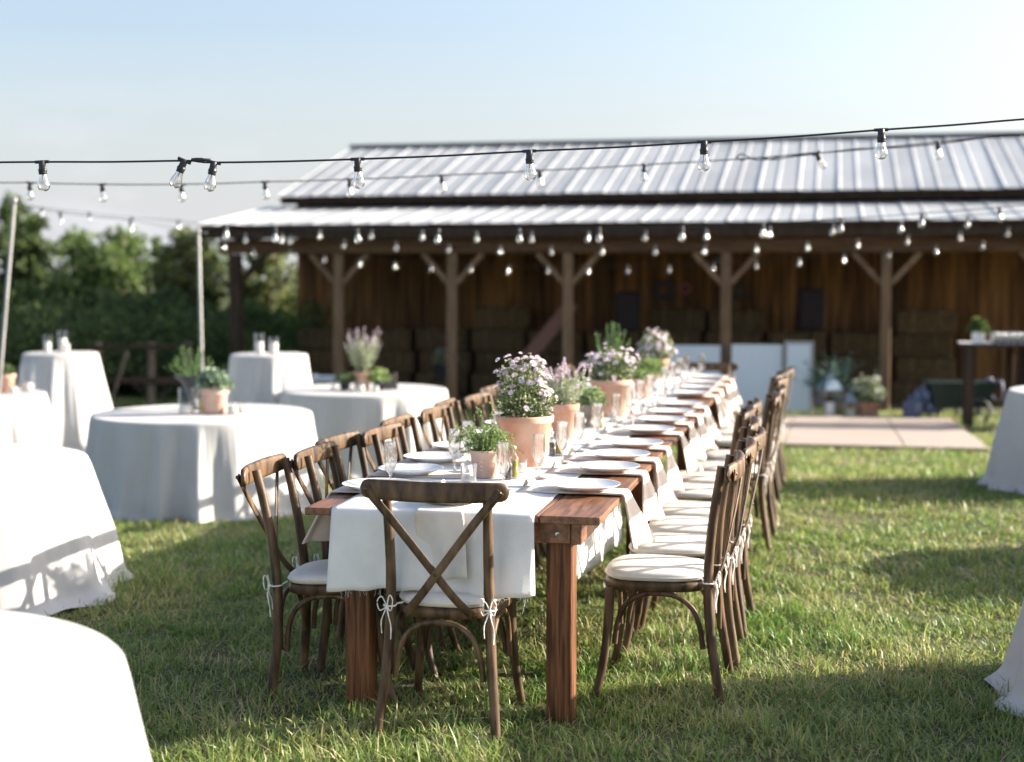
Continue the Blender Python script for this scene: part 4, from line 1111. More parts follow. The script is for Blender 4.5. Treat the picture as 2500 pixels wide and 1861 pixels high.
def mum(label, loc, rt, rb, h, fw, fh, nf, seed, material='terra', petal='petal', nl=2200, leaf=.021, fs=1.0, cat_='potted plant', name='potted_chrysanthemum', top_only=False):
    rng = np.random.default_rng(seed)
    t = thing(name, label, cat_, loc, rng.uniform(0, 6))
    pot(t, rt, rb, h, M[material])
    d = unit(rng, nl, 1.0)
    f = rng.uniform(.15, 1.0, nl) ** .45
    lob = 1 + .19 * np.sin(d[:, 0] * 5 + seed) * np.cos(d[:, 1] * 6) + .10 * np.sin(d[:, 2] * 9 + seed)
    taper = .62 + .38 * np.clip(d[:, 2] * f * 2.2, 0, 1)
    P = d * f[:, None] * lob[:, None] * np.array([fw / 2, fw / 2, fh])
    P[:, :2] *= taper[:, None]
    P[:, 2] += h - .012
    D = vn(d * .8 + rng.normal(0, .6, (nl, 3)) + np.array([0, 0, .35]))
    V, F = cards(rng, P, D, rng.uniform(.6, 1.3, nl) * leaf, rng.uniform(.3, .55, nl) * leaf, droop=.1)
    st = MB()
    for k in range(26):
        e = unit(rng, 1, 1.3)[0] * np.array([fw / 2, fw / 2, fh]) * .85
        st.tube([(0, 0, h - .02), (e[0] * .35, e[1] * .35, h + e[2] * .5), (e[0], e[1], h + e[2])], lambda q: .0016 * (1 - .5 * q), 4)
    st.build('stems', M['leaf'], t)
    link('foliage', fast_mesh('foliage', V, F), M['leaf'], t)
    nbud = 260
    db = unit(rng, nbud, 1.0)
    lobb = 1 + .19 * np.sin(db[:, 0] * 5 + seed) * np.cos(db[:, 1] * 6) + .10 * np.sin(db[:, 2] * 9 + seed)
    tpb = .62 + .38 * np.clip(db[:, 2] * 2.2, 0, 1)
    Pb = db * (rng.uniform(.92, 1.08, nbud) * lobb)[:, None] * np.array([fw / 2, fw / 2, fh]); Pb[:, :2] *= tpb[:, None]; Pb[:, 2] += h - .012
    V, F = cards(rng, np.repeat(Pb, 2, 0), unit(rng, 2 * nbud, 1.0), .010 * fs, .008 * fs)
    struct(link('buds', fast_mesh('buds', V, F), M['bud'], t), 'stuff')
    for k in range(nf):
        while True:
            q = unit(rng, 1, 1.0)[0]
            if q[2] > (.50 if rng.uniform() < .82 else .12): break
        lb = 1 + .19 * math.sin(q[0] * 5 + seed) * math.cos(q[1] * 6) + .10 * math.sin(q[2] * 9 + seed)
        r = (rng.uniform(.93, 1.10) if rng.uniform() < .85 else rng.uniform(1.1, 1.22)) * lb
        o = bpy.data.objects.new('flower', FLOWER[petal]); C.objects.link(o); o.parent = t
        tp = .62 + .38 * min(1, q[2] * 2.2)
        o.location = (q[0] * r * fw / 2 * tp, q[1] * r * fw / 2 * tp, h - .012 + q[2] * r * fh)
        dv = Vector((q[0], q[1], q[2] + .5)) + Vector(rng.normal(0, .25, 3))
        o.rotation_euler = dv.to_track_quat('Z', 'Y').to_euler()
        s = rng.uniform(.7, 1.15) * fs
        o.scale = (s, s, s)
    return t
def spikes(label, loc, rt, rb, h, n, fh, spread, seed, leafmat, material='terra', bloom=None, leaf=.02, lw=.35, per=70, name='potted_herb', potfn=None, lean_low=0.0, cone=False):
    rng = np.random.default_rng(seed)
    t = thing(name, label, 'potted plant', loc, rng.uniform(0, 6))
    if potfn: potfn(t)
    else: pot(t, rt, rb, h, M[material])
    st = MB(); LV = []; BV = []
    for k in range(n):
        a = rng.uniform(0, 2 * PI); q = rng.uniform(0, 1) ** .5
        base = np.array([.35 * rt * q * math.cos(a), .35 * rt * q * math.sin(a), h - .02])
        hh = fh * (rng.uniform(.55, 1.0) if not cone else (1.0 - .72 * q) * rng.uniform(.85, 1.05))
        out = spread * q * rng.uniform(.7, 1.2)
        e = base + np.array([out * math.cos(a), out * math.sin(a), hh])
        m_ = (base + e) / 2 + rng.normal(0, .012, 3) + np.array([out * .12 * math.cos(a), out * .12 * math.sin(a), 0])
        pth = smooth_path([tuple(base), tuple(m_), tuple(e)], 4)
        st.tube(pth, lambda q_: .0017 * (1 - .5 * q_), 4)
        pa = np.array([tuple(p) for p in pth])
        m = int(per * hh / fh)
        u = rng.uniform(.05, 1, m)
        idx = u * (len(pa) - 1); i0 = np.floor(idx).astype(int).clip(0, len(pa) - 2); fr = (idx - i0)[:, None]
        P = pa[i0] * (1 - fr) + pa[i0 + 1] * fr
        tg = vn(pa[i0 + 1] - pa[i0])
        D = vn(tg * .75 + unit(rng, m) * .85)
        isb = (u > .74) if bloom else np.zeros(m, bool)
        LV.append(cards(rng, P[~isb], D[~isb], rng.uniform(.6, 1.2, (~isb).sum()) * leaf, leaf * lw))
        if bloom and isb.any():
            BV.append(cards(rng, np.repeat(P[isb], 2, 0), unit(rng, 2 * isb.sum(), 1.0), .011, .008))
    st.build('stems', M[leafmat], t)
    V, F = cat(*LV); link('foliage', fast_mesh('foliage', V, F), M[leafmat], t)
    if BV:
        V, F = cat(*BV); struct(link('blooms', fast_mesh('blooms', V, F), M[bloom], t), 'stuff')
    return t
def urn(t, s=1.0, material='stone', wide=1.0):
    w = wide
    MB().lathe([(0, 0), (.040 * w * s, 0), (.043 * w * s, .006 * s), (.040 * w * s, .014 * s), (.020 * w * s, .026 * s), (.017 * w * s, .040 * s), (.030 * w * s, .052 * s), (.050 * w * s, .074 * s), (.058 * w * s, .100 * s), (.062 * w * s, .112 * s), (.070 * w * s, .118 * s), (.071 * w * s, .126 * s), (.062 * w * s, .126 * s), (.055 * w * s, .112 * s), (.045 * w * s, .085 * s)], 32).build('urn', M[material], t)
    MB().lathe([(0, .112 * s), (.055 * w * s, .108 * s)], 20).build('potting_soil', M['pot_dirt'], t)

TP = TZ + .0075
# pot marked 8 with trailing thyme
def thyme_pot():
    rng = np.random.default_rng(21)
    t = thing('potted_thyme', 'small pale terracotta pot marked 8 with trailing thyme near the front of the table', 'potted plant', (-1.383, 5.815, TP), 0)
    rt, rb, h = .066, .050, .112
    pot(t, rt, rb, h, M['terra_pale'], rim=.012, lip=.0015)
    st = MB(); LV = []; WV = []
    for k in range(130):
        a = rng.uniform(0, 2 * PI); q = rng.uniform(.2, 1)
        up = rng.uniform(.03, .115); out = rng.uniform(.04, .155) * q
        if k < 5: up, out = rng.uniform(.13, .18), rng.uniform(.02, .07)
        b = Vector((.03 * q * math.cos(a), .03 * q * math.sin(a), h - .015))
        m1 = b + Vector((out * .5 * math.cos(a), out * .5 * math.sin(a), up)) + Vector(rng.normal(0, .012, 3))
        e = b + Vector((out * math.cos(a + .3), out * math.sin(a + .3), up * .55 - (.05 if rng.uniform() < .2 else 0))) + Vector(rng.normal(0, .012, 3))
        if k < 5: e = m1 + Vector((rng.normal(0, .02), rng.normal(0, .02), .03))
        pth = smooth_path([b, m1, e], 5)
        st.tube(pth, .0009, 4)
        pa = np.array([tuple(p) for p in pth]); m = 26
        u = rng.uniform(.1, 1, m) * (len(pa) - 1); i0 = np.floor(u).astype(int).clip(0, len(pa) - 2); fr = (u - i0)[:, None]
        P = pa[i0] * (1 - fr) + pa[i0 + 1] * fr
        LV.append(cards(rng, P, unit(rng, m), rng.uniform(.007, .014, m), .006))
        if rng.uniform() < .35: WV.append(cards(rng, P[:3], unit(rng, 3, 1), .007, .006))
    st.build('stems', M['thyme'], t)
    V, F = cat(*LV); link('foliage', fast_mesh('foliage', V, F), M['thyme'], t)
    V, F = cat(*WV); struct(link('blooms', fast_mesh('blooms', V, F), M['petal_w'], t), 'stuff')
    # the numeral: two chalk lozenges
    face = math.atan2(-5.815, 1.383) - .30
    m = MB()
    for zc, hh in ((.060, .0105), (.0405, .0095)):
        ring = []
        for j in range(7):
            a = PI / 2 + 2 * PI * j / 6
            du, dz = .0068 * math.cos(a) * 1.1, hh * math.sin(a)
            z = zc + dz; r = rb + (rt - .0015 - rb) * z / h + .0007
            an = face + du / r
            ring.append((r * math.cos(an), r * math.sin(an), z))
        m.tube(ring, .0011, 5, cap=False)
    m.build('numeral', M['chalk'], t)
thyme_pot()
mum('large terracotta pot of lilac chrysanthemums nearest the viewer on the long table', (-1.308, 6.24, TP), .128, .098, .217, .29, .225, 105, 31, fs=1.2)
spikes('terracotta pot of silvery lavender behind the nearest chrysanthemums', (-1.325, 7.30, TP), .078, .055, .175, 34, .25, .16, 32, 'sage', bloom='lav', leaf=.026, per=80, name='potted_lavender')
def pf(t): urn(t, 1.0)
def leafy(label, loc, seed, potfn, z0, w, hgt, n, leaf, matname, name='potted_greens'):
    rng = np.random.default_rng(seed)
    t = thing(name, label, 'potted plant', loc, 0)
    potfn(t)
    d = unit(rng, n, 1.0)
    P = d * (rng.uniform(.2, 1, n) ** .5)[:, None] * np.array([w / 2, w / 2, hgt]) * .9
    P[:, 2] += z0
    V, F = cards(rng, P, d + rng.normal(0, .5, (n, 3)) + np.array([0, 0, .4]), rng.uniform(.6, 1.3, n) * leaf, rng.uniform(.5, .9, n) * leaf, droop=.25)
    link('foliage', fast_mesh('foliage', V, F), M[matname], t)
    st = MB()
    for k in range(16):
        e = unit(rng, 1, 1.2)[0] * np.array([w / 2, w / 2, hgt]) * .8
        st.tube([(0, 0, z0 - .02), (e[0] * .4, e[1] * .4, z0 + e[2] * .6), (e[0], e[1], z0 + e[2])], .0014, 4)
    st.build('stems', M[matname], t)
    return t
leafy('grey stone footed urn of pale leafy greens between two terracotta pots', (-1.285, 7.86, TP), 33, lambda t: urn(t, 1.0), .118, .19, .10, 420, .034, 'pale')
mum('large terracotta pot of lilac chrysanthemums in the middle of the long table', (-1.262, 8.50, TP), .126, .096, .215, .31, .185, 90, 34, fs=1.25)
spikes('terracotta pot of tall rosemary behind the middle chrysanthemums', (-1.36, 9.25, TP), .075, .055, .15, 22, .40, .10, 35, 'rosem', leaf=.020, lw=.16, per=150, name='potted_rosemary')
leafy('small terracotta pot of herbs to the right of the middle chrysanthemums', (-1.235, 9.72, TP), 36, lambda t: pot(t, .062, .045, .135, M['terra']), .13, .13, .07, 260, .024, 'thyme', 'potted_herb')
leafy('grey stone urn of bright green herbs toward the far end of the table', (-1.27, 10.55, TP), 37, lambda t: urn(t, .95), .112, .22, .12, 500, .03, 'thyme')
mum('terracotta pot of lilac chrysanthemums farthest along the table', (-1.365, 11.62, TP), .108, .082, .160, .31, .20, 60, 38, fs=1.45)

def bottle(name, loc, content, label, h=.13, r=.0165):
    t = thing(name, label, 'bottle', loc, .3)
    MB().lathe([(0, 0), (r, 0), (r + .001, .003), (r + .001, h * .62), (r * .8, h * .70), (r * .38, h * .76), (r * .36, h * .92), (r * .46, h * .925), (r * .46, h * .95), (0, h * .95)], 20).build('glass', M['glass'], t)
    MB().lathe([(0, .004), (r - .002, .004), (r - .0015, .006), (r - .0015, h * .56), (0, h * .56)], 20).build('liquid', M[content], t)
    MB().lathe([(0, h * .90), (r * .34, h * .90), (r * .5, h * .96), (r * .5, h), (0, h)], 12).build('stopper', M['cork'], t)
bottle('oil_bottle', (-1.258, 5.80, TP), 'oil', 'golden olive oil bottle right beside the pot marked 8')
bottle('vinegar_bottle', (-1.275, 5.765, TP), 'vinegar', 'dark vinegar bottle seen through the nearest flute', .10, .015)
bottle('oil_bottle', (-1.222, 6.60, TP), 'oil', 'golden olive oil bottle to the right of the nearest chrysanthemum pot')
bottle('vinegar_bottle', (-1.245, 6.56, TP), 'vinegar', 'dark vinegar bottle to the right of the nearest chrysanthemum pot', .11, .015)
bottle('oil_bottle', (-1.215, 7.80, TP), 'oil', 'golden olive oil bottle beside the grey stone urn')
VOT = [0]
def votive(loc, label, s=1.0):
    t = thing('votive_candle', label, 'candle', loc, 0, 'glass votive candles')
    MB().lathe([(0, 0), (.022 * s, 0), (.024 * s, .002), (.027 * s, .055 * s), (.0258 * s, .055 * s), (.0225 * s, .006), (0, .006)], 20).build('glass_cup', M['jar'], t)
    MB().lathe([(0, .006), (.0215 * s, .006), (.0235 * s, .036 * s), (0, .0355 * s)], 18).build('wax', M['wax'], t)
votive((-1.268, 5.98, TP), 'white votive candle in a glass cup between the pot marked 8 and the nearest chrysanthemums')
votive((-1.19, 8.12, TP), 'white votive candle in a glass cup in front of the middle chrysanthemums')
votive((-1.19, 9.00, TP), 'white votive candle in a glass cup behind the middle chrysanthemums')
votive((-1.20, 10.25, TP), 'white votive candle in a glass cup toward the far end of the table')

# ================================================================ ROUND TABLES
def skirt(R0, H, seed, flare, amp, nf, puddle, ext=(0, 0)):
    rng = np.random.default_rng(seed)
    n = 320
    th = np.linspace(0, 2 * PI, n, endpoint=False)
    ph = th * nf
    for k in (1, 2, 3, 5): ph = ph + rng.uniform(.3, 1.1) / k * 1.6 * np.sin(k * th + rng.uniform(0, 6))
    am = np.ones(n)
    for k in (2, 3, 5, 7): am = am + .28 * np.sin(k * th + rng.uniform(0, 6))
    am = np.clip(am, .35, 1.45)
    f = np.cos(ph)
    f = .45 * f + .75 * np.exp(-((1 - f) * 1.9) ** 1.2) - .22
    pud = np.zeros(n)
    for k in (2, 3, 5): pud = pud + np.sin(k * th + rng.uniform(0, 6)) / math.sqrt(k)
    pud = np.clip(.5 + .4 * pud, 0, 1.4)
    rows = []
    for q in (0.0, .3, .6, .85, .96): 
        r = np.full(n, R0 * q) ; z = H + .0015 * np.sin(3 * th + 5 * q) * (q > 0) + .001 * np.sin(7 * th) * q
        rows.append((r, z))
    for a in (.0, .35, .7, 1.0):
        r = np.full(n, R0 - .012 + .016 * math.sin(a * PI / 2)); z = np.full(n, H - .016 * (1 - math.cos(a * PI / 2)))
        rows.append((r, z))
    for t in np.linspace(.03, 1, 30):
        sl = flare * (t ** 1.15)
        r = R0 + .006 + sl + amp * am * f * (t ** .75)
        z = np.full(n, (H - .016) * (1 - t))
        fl = max(0.0, (t - .90) / .10)
        r = r + puddle * pud * fl ** 1.5
        z = z + fl * .014 * pud * (1 + np.sin(ph * 1.5)) * .5 + .010 * fl
        r = r + (.0045 * np.sin(ph * 2.7 + 3 * t) * am + .003 * np.sin(ph * 5.3 + 1.0 - 4 * t)) * min(1, t * 3) * (1 - .6 * t)
        # horizontal slump near the floor
        sw = max(0.0, (t - .62) / .38)
        r = r + .02 * sw * np.sin(ph * .5 + 1.0) * am
        rows.append((r, z))
    P = np.zeros((len(rows), n + 1, 3))
    for i, (r, z) in enumerate(rows):
        P[i, :n, 0] = r * np.cos(th); P[i, :n, 1] = r * np.sin(th); P[i, :n, 2] = z
    P[:, n] = P[:, 0]
    return P
def round_table(p, R0, H, seed, label_cloth, label_table, flare=.10, amp=.035, nf=17, puddle=.06, cocktail=False):
    g_ = gz(p.x, p.y)
    P = skirt(R0, H, seed, flare, amp, nf, puddle)
    V = P[:, :-1].reshape(-1, 3)
    nu, nv = P.shape[0], P.shape[1] - 1
    V = V.copy()
    # lay the hem on the uneven lawn
    t_ = 1 - V[:, 2] / H
    V[:, 2] += g_ + np.where(t_ > .5, (ground(V[:, 0] + p.x, V[:, 1] + p.y) - g_) * (t_ - .5) * 2, 0)
    V[:, 0] += p.x; V[:, 1] += p.y
    F = []
    for i in range(nu - 1):
        for j in range(nv):
            k = (j + 1) % nv
            F.append((i * nv + j, (i + 1) * nv + j, (i + 1) * nv + k, i * nv + k))
    V[:, 0] -= p.x; V[:, 1] -= p.y; V[:, 2] -= g_
    m = MB(); m.add(V.tolist(), F)
    o = m.build('tablecloth', M['cloth'])
    o.location = (p.x, p.y, g_)
    tag(o, label_cloth, 'tablecloth', 'white floor-length tablecloths')
    t = thing('cocktail_table' if cocktail else 'round_table', label_table, 'table', (p.x, p.y, g_), 0, 'round tables on the lawn')
    MB().lathe([(0, H - .028), (R0 - .02, H - .028), (R0 - .012, H - .016), (R0 - .016, H - .005), (0, H - .005)], 40).build('tabletop', M['barngrey'], t)
    MB().lathe([(R0 * .45, -.005), (R0 * .45, .02), (.05, .045), (.035, .06), (.035, H - .03)], 20).build('pedestal', M['iron'], t)
    return g_ + H
T = {}
def rt(key, x, d, R0, H, seed, a, b, **kw):
    p = at(x, d)
    T[key] = (p, round_table(p, R0, H, seed, a, b, **kw))
rt('near_left', -1.60, 3.02, .76, .738, 11, 'white tablecloth on the blurred round table in the bottom left corner', 'round table hidden under the cloth in the bottom left corner', nf=13, amp=.06, flare=.14)
rt('left', -2.90, 7.22, .76, .67, 12, 'white tablecloth with deep folds on the round table at the left edge', 'round table hidden under the deeply folded cloth at the left edge', nf=10, amp=.075, flare=.11, puddle=.07)
rt('mid', -2.38, 11.2, .83, .76, 13, 'white tablecloth on the round table carrying the black urn of rosemary', 'round table hidden under the cloth that carries the black urn', nf=20, amp=.052, flare=.05, puddle=.07)
rt('back', -1.44, 14.25, .80, .76, 14, 'white tablecloth on the round table carrying the tall lavender pot', 'round table hidden under the cloth that carries the tall lavender pot', nf=19, amp=.050, flare=.06)
rt('far_left', -5.10, 13.4, .78, .76, 15, 'white tablecloth on the round table half out of the left edge behind', 'round table half out of the left edge hidden under its cloth', nf=16, amp=.055, flare=.10)
rt('bar_left', -4.76, 15.4, .38, 1.06, 16, 'white tablecloth on the tall cocktail table at the left before the dark trees', 'tall cocktail table hidden under its cloth at the left before the trees', nf=11, amp=.05, flare=.17, cocktail=True)
rt('bar_mid', -2.48, 14.9, .385, 1.08, 17, 'white tablecloth on the tall cocktail table before the barn porch', 'tall cocktail table hidden under its cloth before the barn porch', nf=11, amp=.032, flare=.14, cocktail=True)
rt('right', 4.58, 11.1, .76, .76, 18, 'white tablecloth with flared hem on the round table at the right edge', 'round table hidden under the flared cloth at the right edge', nf=14, amp=.05, flare=.14, puddle=.07)
rt('near_right', 2.73, 5.18, .76, .76, 19, 'white tablecloth whose hem corner shows at the lower right edge', 'round table hidden under the cloth at the lower right edge', nf=13, amp=.03, flare=.12)
rt('outside_right', 4.6, 7.95, .76, .76, 20, 'white tablecloth on the round table just outside the right edge, casting its shadow', 'round table just outside the right edge that casts a shadow', nf=15, amp=.03, flare=.12)

def candle_cylinder(loc, label, r=.045, h=.20, hc=.11):
    t = thing('candle_cylinder', label, 'candle', loc, 0, 'pillar candles in glass cylinders')
    MB().lathe([(0, 0), (r - .002, 0), (r, .003), (r, h), (r - .003, h), (r - .003, .006), (0, .006)], 24).build('glass_cylinder', M['jar'], t)
    MB().lathe([(0, .007), (r * .78, .007), (r * .8, .010), (r * .8, hc - .004), (r * .72, hc), (r * .3, hc - .004), (0, hc - .004)], 20).build('pillar_candle', M['wax'], t)
    MB().tube([(0, 0, hc - .006), (.001, 0, hc + .012)], .001, 5).build('wick', M['black'], t)
def on(key, x, d, dz=.002):
    p, z = T[key]
    q = at(x, d); return (q.x, q.y, z + dz)
candle_cylinder(on('bar_left', -4.88, 15.36), 'shorter candle cylinder on the left cocktail table, on the left', .042, .19, .115)
candle_cylinder(on('bar_left', -4.74, 15.42), 'taller candle cylinder on the left cocktail table, in the middle', .048, .23, .15)
candle_cylinder(on('bar_left', -4.66, 15.30), 'low candle cylinder at the right of the left cocktail table group', .030, .12, .10)
candle_cylinder(on('bar_mid', -2.58, 14.92), 'taller candle cylinder on the cocktail table before the porch', .050, .21, .12)
candle_cylinder(on('bar_mid', -2.42, 14.84), 'shorter candle cylinder on the cocktail table before the porch', .050, .17, .12)
# middle round table
spikes('black footed urn with a pointed rosemary bush on the round table', on('mid', -2.50, 11.45), .13, .1, .27, 30, .33, .17, 51, 'rosem', leaf=.022, lw=.18, per=120, name='rosemary_urn',
       potfn=lambda t: (MB().lathe([(0, 0), (.075, 0), (.078, .02), (.035, .05), (.03, .10), (.06, .15), (.09, .21), (.145, .258), (.150, .27), (.135, .27), (.08, .22)], 28).build('urn', M['iron'], t), MB().lathe([(0, .25), (.12, .252)], 18).build('potting_soil', M['pot_dirt'], t)), cone=True)
leafy('terracotta pot of grey green succulents on the round table with the black urn', on('mid', -2.27, 11.12), 52, lambda t: pot(t, .108, .085, .20, M['terra_pale'], rim=.05), .19, .26, .14, 420, .06, 'succ', 'potted_succulent')
candle_cylinder(on('mid', -2.47, 11.05), 'candle cylinder beside the terracotta pot on the round table with the black urn', .058, .20, .075)
bottle('oil_bottle', on('mid', -2.39, 11.22), 'oil', 'yellow oil bottle between the candle cylinder and the succulent pot', .16, .022)
votive(on('mid', -2.12, 11.06), 'round glass votive to the right of the succulent pot', 1.6)
votive(on('mid', -2.07, 11.16), 'small white votive at the far right of the succulent pot', 1.2)
# back round table
spikes('pink terracotta pot of tall lavender on the back round table', on('back', -1.46, 14.2), .095, .07, .17, 34, .46, .20, 53, 'sage', bloom='lav', leaf=.035, per=80, name='potted_lavender', material='terra')
leafy('low dark green trailing plant left of the lavender on the back round table', on('back', -1.62, 14.15), 54, lambda t: pot(t, .06, .045, .09, M['iron']), .085, .24, .10, 260, .035, 'leaf', 'potted_greens')
leafy('low green trailing plant right of the lavender on the back round table', on('back', -1.29, 14.15), 55, lambda t: pot(t, .06, .045, .09, M['iron']), .085, .26, .13, 300, .035, 'thyme', 'potted_greens')
for i, (x, d, s, lab) in enumerate(((-1.44, 13.88, 1.7, 'largest white votive in front of the lavender pot on the back table'), (-1.30, 13.92, 1.3, 'white votive right of centre on the back round table'), (-1.54, 13.90, .9, 'small white votive left of centre on the back round table'), (-1.70, 14.0, 1.5, 'white votive at the left of the group on the back round table'))):
    votive(on('back', x, d), lab, s)
def chalkboard():
    loc = on('back', -1.18, 14.15)
    t = thing('tabletop_chalkboard', 'small dark framed chalkboard leaning on the back round table', 'sign', loc, YAW + .5)
    MB().box((0, 0, .08), (.14, .012, .15), Matrix.Rotation(R(-14), 3, 'X'), bev=.002).build('board', M['black'], t, smooth=False)
    MB().bar((.075, .01, .0), (.075, -.02 + .06, .165), .014, .018, bev=.002).build('frame', M['bark'], t, smooth=False)
    MB().bar((-.075, .01, .0), (-.075, .04, .165), .014, .018, bev=.002).build('frame', M['darkframe'], t, smooth=False)
    MB().bar((0, .12, .0), (0, .04, .14), .012, .012, bev=.002).build('strut', M['darkframe'], t, smooth=False)
chalkboard()
# far left table
leafy('orange terracotta pot with a small plant behind the leaning pole', on('far_left', -4.72, 13.62), 56, lambda t: pot(t, .085, .065, .17, M['terra']), .16, .16, .10, 220, .04, 'leaf', 'potted_greens')
candle_cylinder(on('far_left', -4.55, 13.72), 'tall glass candle cylinder just right of the leaning pole', .065, .26, .08)
votive(on('far_left', -4.60, 13.45), 'glass votive just right of the leaning pole', 1.6)

# ================================================================ ON THE BARN PORCH
def bale_mesh(seed):
    rng = np.random.default_rng(seed)
    m = MB().box((0, 0, .18), (.88, .44, .355), bev=.03)
    V = np.array(m.v); V += rng.normal(0, .006, V.shape)
    m.v = [tuple(p) for p in V]
    # straw ends sticking out of the front
    n = 260
    P = np.stack([rng.uniform(-.43, .43, n), np.full(n, -.215), rng.uniform(.01, .35, n)], 1)
    D = np.stack([rng.normal(0, .6, n), -np.abs(rng.normal(.4, .3, n)), rng.normal(0, .6, n)], 1)
    V, F = cards(rng, P, D, rng.uniform(.03, .07, n), .008)
    o = len(m.v); m.v += [tuple(p) for p in V.tolist()]; m.f += [tuple(int(i) + o for i in f) for f in F]
    return m
BM = []
for s in range(3):
    mm = bale_mesh(s); me = bpy.data.meshes.new('bale'); me.from_pydata(mm.v, [], mm.f); me.materials.append(M['hay']); BM.append(me)
STR = MB()
for x in (0.0,):
    STR.tube([(x, -.225, .0), (x, -.228, .18), (x, -.224, .36), (x, 0, .3625), (x, .224, .36)], .004, 5)
_s = bpy.data.meshes.new('twine'); _s.from_pydata(STR.v, [], STR.f); _s.materials.append(M['straw'])
nb = [0]
def bale(x, y, lev, label, rz=0.0):
    z = gz(x, y) + .005 + lev * .362
    t = thing('hay_bale', label, 'hay bale', (x, y, z), rz, 'hay bales stacked along the barn wall')
    o = bpy.data.objects.new('bale', BM[nb[0] % 3]); C.objects.link(o); o.parent = t
    for x in (-.2, .2):
        o = bpy.data.objects.new('twine', _s); C.objects.link(o); o.parent = t; o.location = (x, 0, 0)
    nb[0] += 1
LEV = ['bottom', 'second', 'third', 'fourth']
def stack(x, y, n, where, extra=0.0):
    for l in range(n):
        top = 'top' if l == n - 1 else LEV[l]
        bale(x + (.04 if l % 2 else -.02) + extra * l, y, l, 'hay bale, %s one of the stack %s' % (top, where), .03 * math.sin(l * 2 + x))
stack(-8.30, 23.45, 3, 'at the left end of the barn wall')
stack(-7.25, 23.50, 3, 'between the first two light porch posts')
stack(-6.28, 23.55, 3, 'behind the dark hanging pot of flowers')
stack(-5.30, 23.45, 4, 'left of the leaning red board')
stack(-4.35, 23.45, 3, 'right of the leaning red board')
stack(-3.40, 23.50, 3, 'behind the left loudspeaker')
stack(-2.45, 23.50, 4, 'behind the wide white board')
stack(-1.50, 23.50, 4, 'behind the middle white board')
stack(-0.50, 23.55, 3, 'behind the right loudspeaker')
stack(0.45, 23.55, 3, 'behind the lanterns')
stack(1.38, 23.50, 4, 'between the last porch post and the bar')

MB_ = MB().bar((-5.20, 22.3, gz(-5.2, 22.3)), (-3.95, 22.55, 1.16), .22, .04, up=(0, 1, 0), bev=.005)
tag(MB_.build('leaning_board', M['redboard'], smooth=False), 'long faded red board leaning diagonally against the hay stack', 'board')

def loudspeaker(x, y, zc, label):
    g_ = gz(x, y)
    t = thing('loudspeaker', label, 'loudspeaker', (x, y, g_), .1, 'loudspeakers on tripods')
    z = zc - g_
    MB().box((0, 0, z), (.36, .34, .60), bev=.03).build('cabinet', M['black'], t, smooth=False)
    MB().box((0, -.176, z), (.32, .012, .55), bev=.004).build('grille', M['darkframe'], t, smooth=False)
    MB().tube([(0, 0, .25), (0, 0, z - .29)], .018, 10).build('pole', M['black'], t)
    for k in range(3):
        a = k * 2 * PI / 3 - .5
        MB().tube([(0, 0, .62), (.45 * math.cos(a), .45 * math.sin(a), .01)], .012, 8).build('leg', M['black'], t)
loudspeaker(-3.02, 22.0, 1.035, 'black loudspeaker on a tripod at the left of the porch')
loudspeaker(-0.30, 22.0, 1.085, 'black loudspeaker on a tripod at the right of the porch')

def panel(x0, x1, y, z1, label, fr, fw, rz=0.0, name='white_board', m='board'):
    cx = (x0 + x1) / 2; g_ = gz(cx, y)
    t = thing(name, label, 'board', (cx, y, g_), rz)
    h = z1 - g_; w = x1 - x0
    rot = Matrix.Rotation(R(-6), 3, 'X')
    MB().box(rot @ Vector((0, 0, h / 2)), (w - 2 * fw + .004, .018, h - 2 * fw + .004), rot, bev=.002).build('panel', M[m], t, smooth=False)
    for s in (-1, 1):
        MB().box(rot @ Vector((s * (w / 2 - fw / 2), 0, h / 2)), (fw, .03, h), rot, bev=.003).build('frame', M[fr], t, smooth=False)
        MB().box(rot @ Vector((0, 0, h / 2 + s * (h / 2 - fw / 2))), (w - 2 * fw, .028, fw), rot, bev=.003).build('frame', M[fr], t, smooth=False)
    for s in (-1, 1):
        MB().bar((s * w * .3, .30, .0), (s * w * .3, .085, h * .8), .03, .02, bev=.003).build('prop', M[fr], t, smooth=False)
panel(-2.70, -1.53, 20.95, .60, 'wide white board standing behind the far end of the table', 'darkframe', .015)
panel(-1.40, -.66, 20.85, .625, 'squarish white board standing right of the fourth light porch post', 'darkframe', .015)
panel(-.65, -.24, 20.80, .665, 'narrow white board with a grey frame beside the squarish one', 'frame', .045)

# wall decorations
def round_decor(x, z, r, m, label, name, cat_):
    t = thing(name, label, cat_, (x, 23.93, z), 0)
    ring = [(r * math.cos(a), 0, r * math.sin(a)) for a in [2 * PI * j / 20 for j in range(21)]]
    MB().tube(ring, r * .32, 8, cap=False).build('ring', M[m], t)
    MB().tube([(0, .0, r * .9), (0, .02, r * 1.5)], .004, 5).build('hanger', M['wire'], t)
round_decor(-2.68, 1.33, .13, 'iron', 'dark round wreath on the barn wall left of the pink one', 'wreath', 'wreath')
round_decor(-2.34, 1.36, .075, 'rosy', 'small dull pink wreath on the barn wall', 'wreath', 'wreath')
round_decor(-1.55, 1.32, .12, 'iron', 'dark round wreath on the barn wall behind the fourth light post', 'wreath', 'wreath')
t = thing('wall_lamp', 'small pale blue round lamp under the porch beam', 'lamp', (-1.80, 23.93, 1.80), 0)
MB().lathe([(0, .0), (.05, .0), (.085, .02), (.08, .05), (.04, .075), (0, .08)], 18).build('shade', M['bluewhite'], t)
MB().box((0, .02, .11), (.05, .04, .07), bev=.006).build('bracket', M['iron'], t, smooth=False)

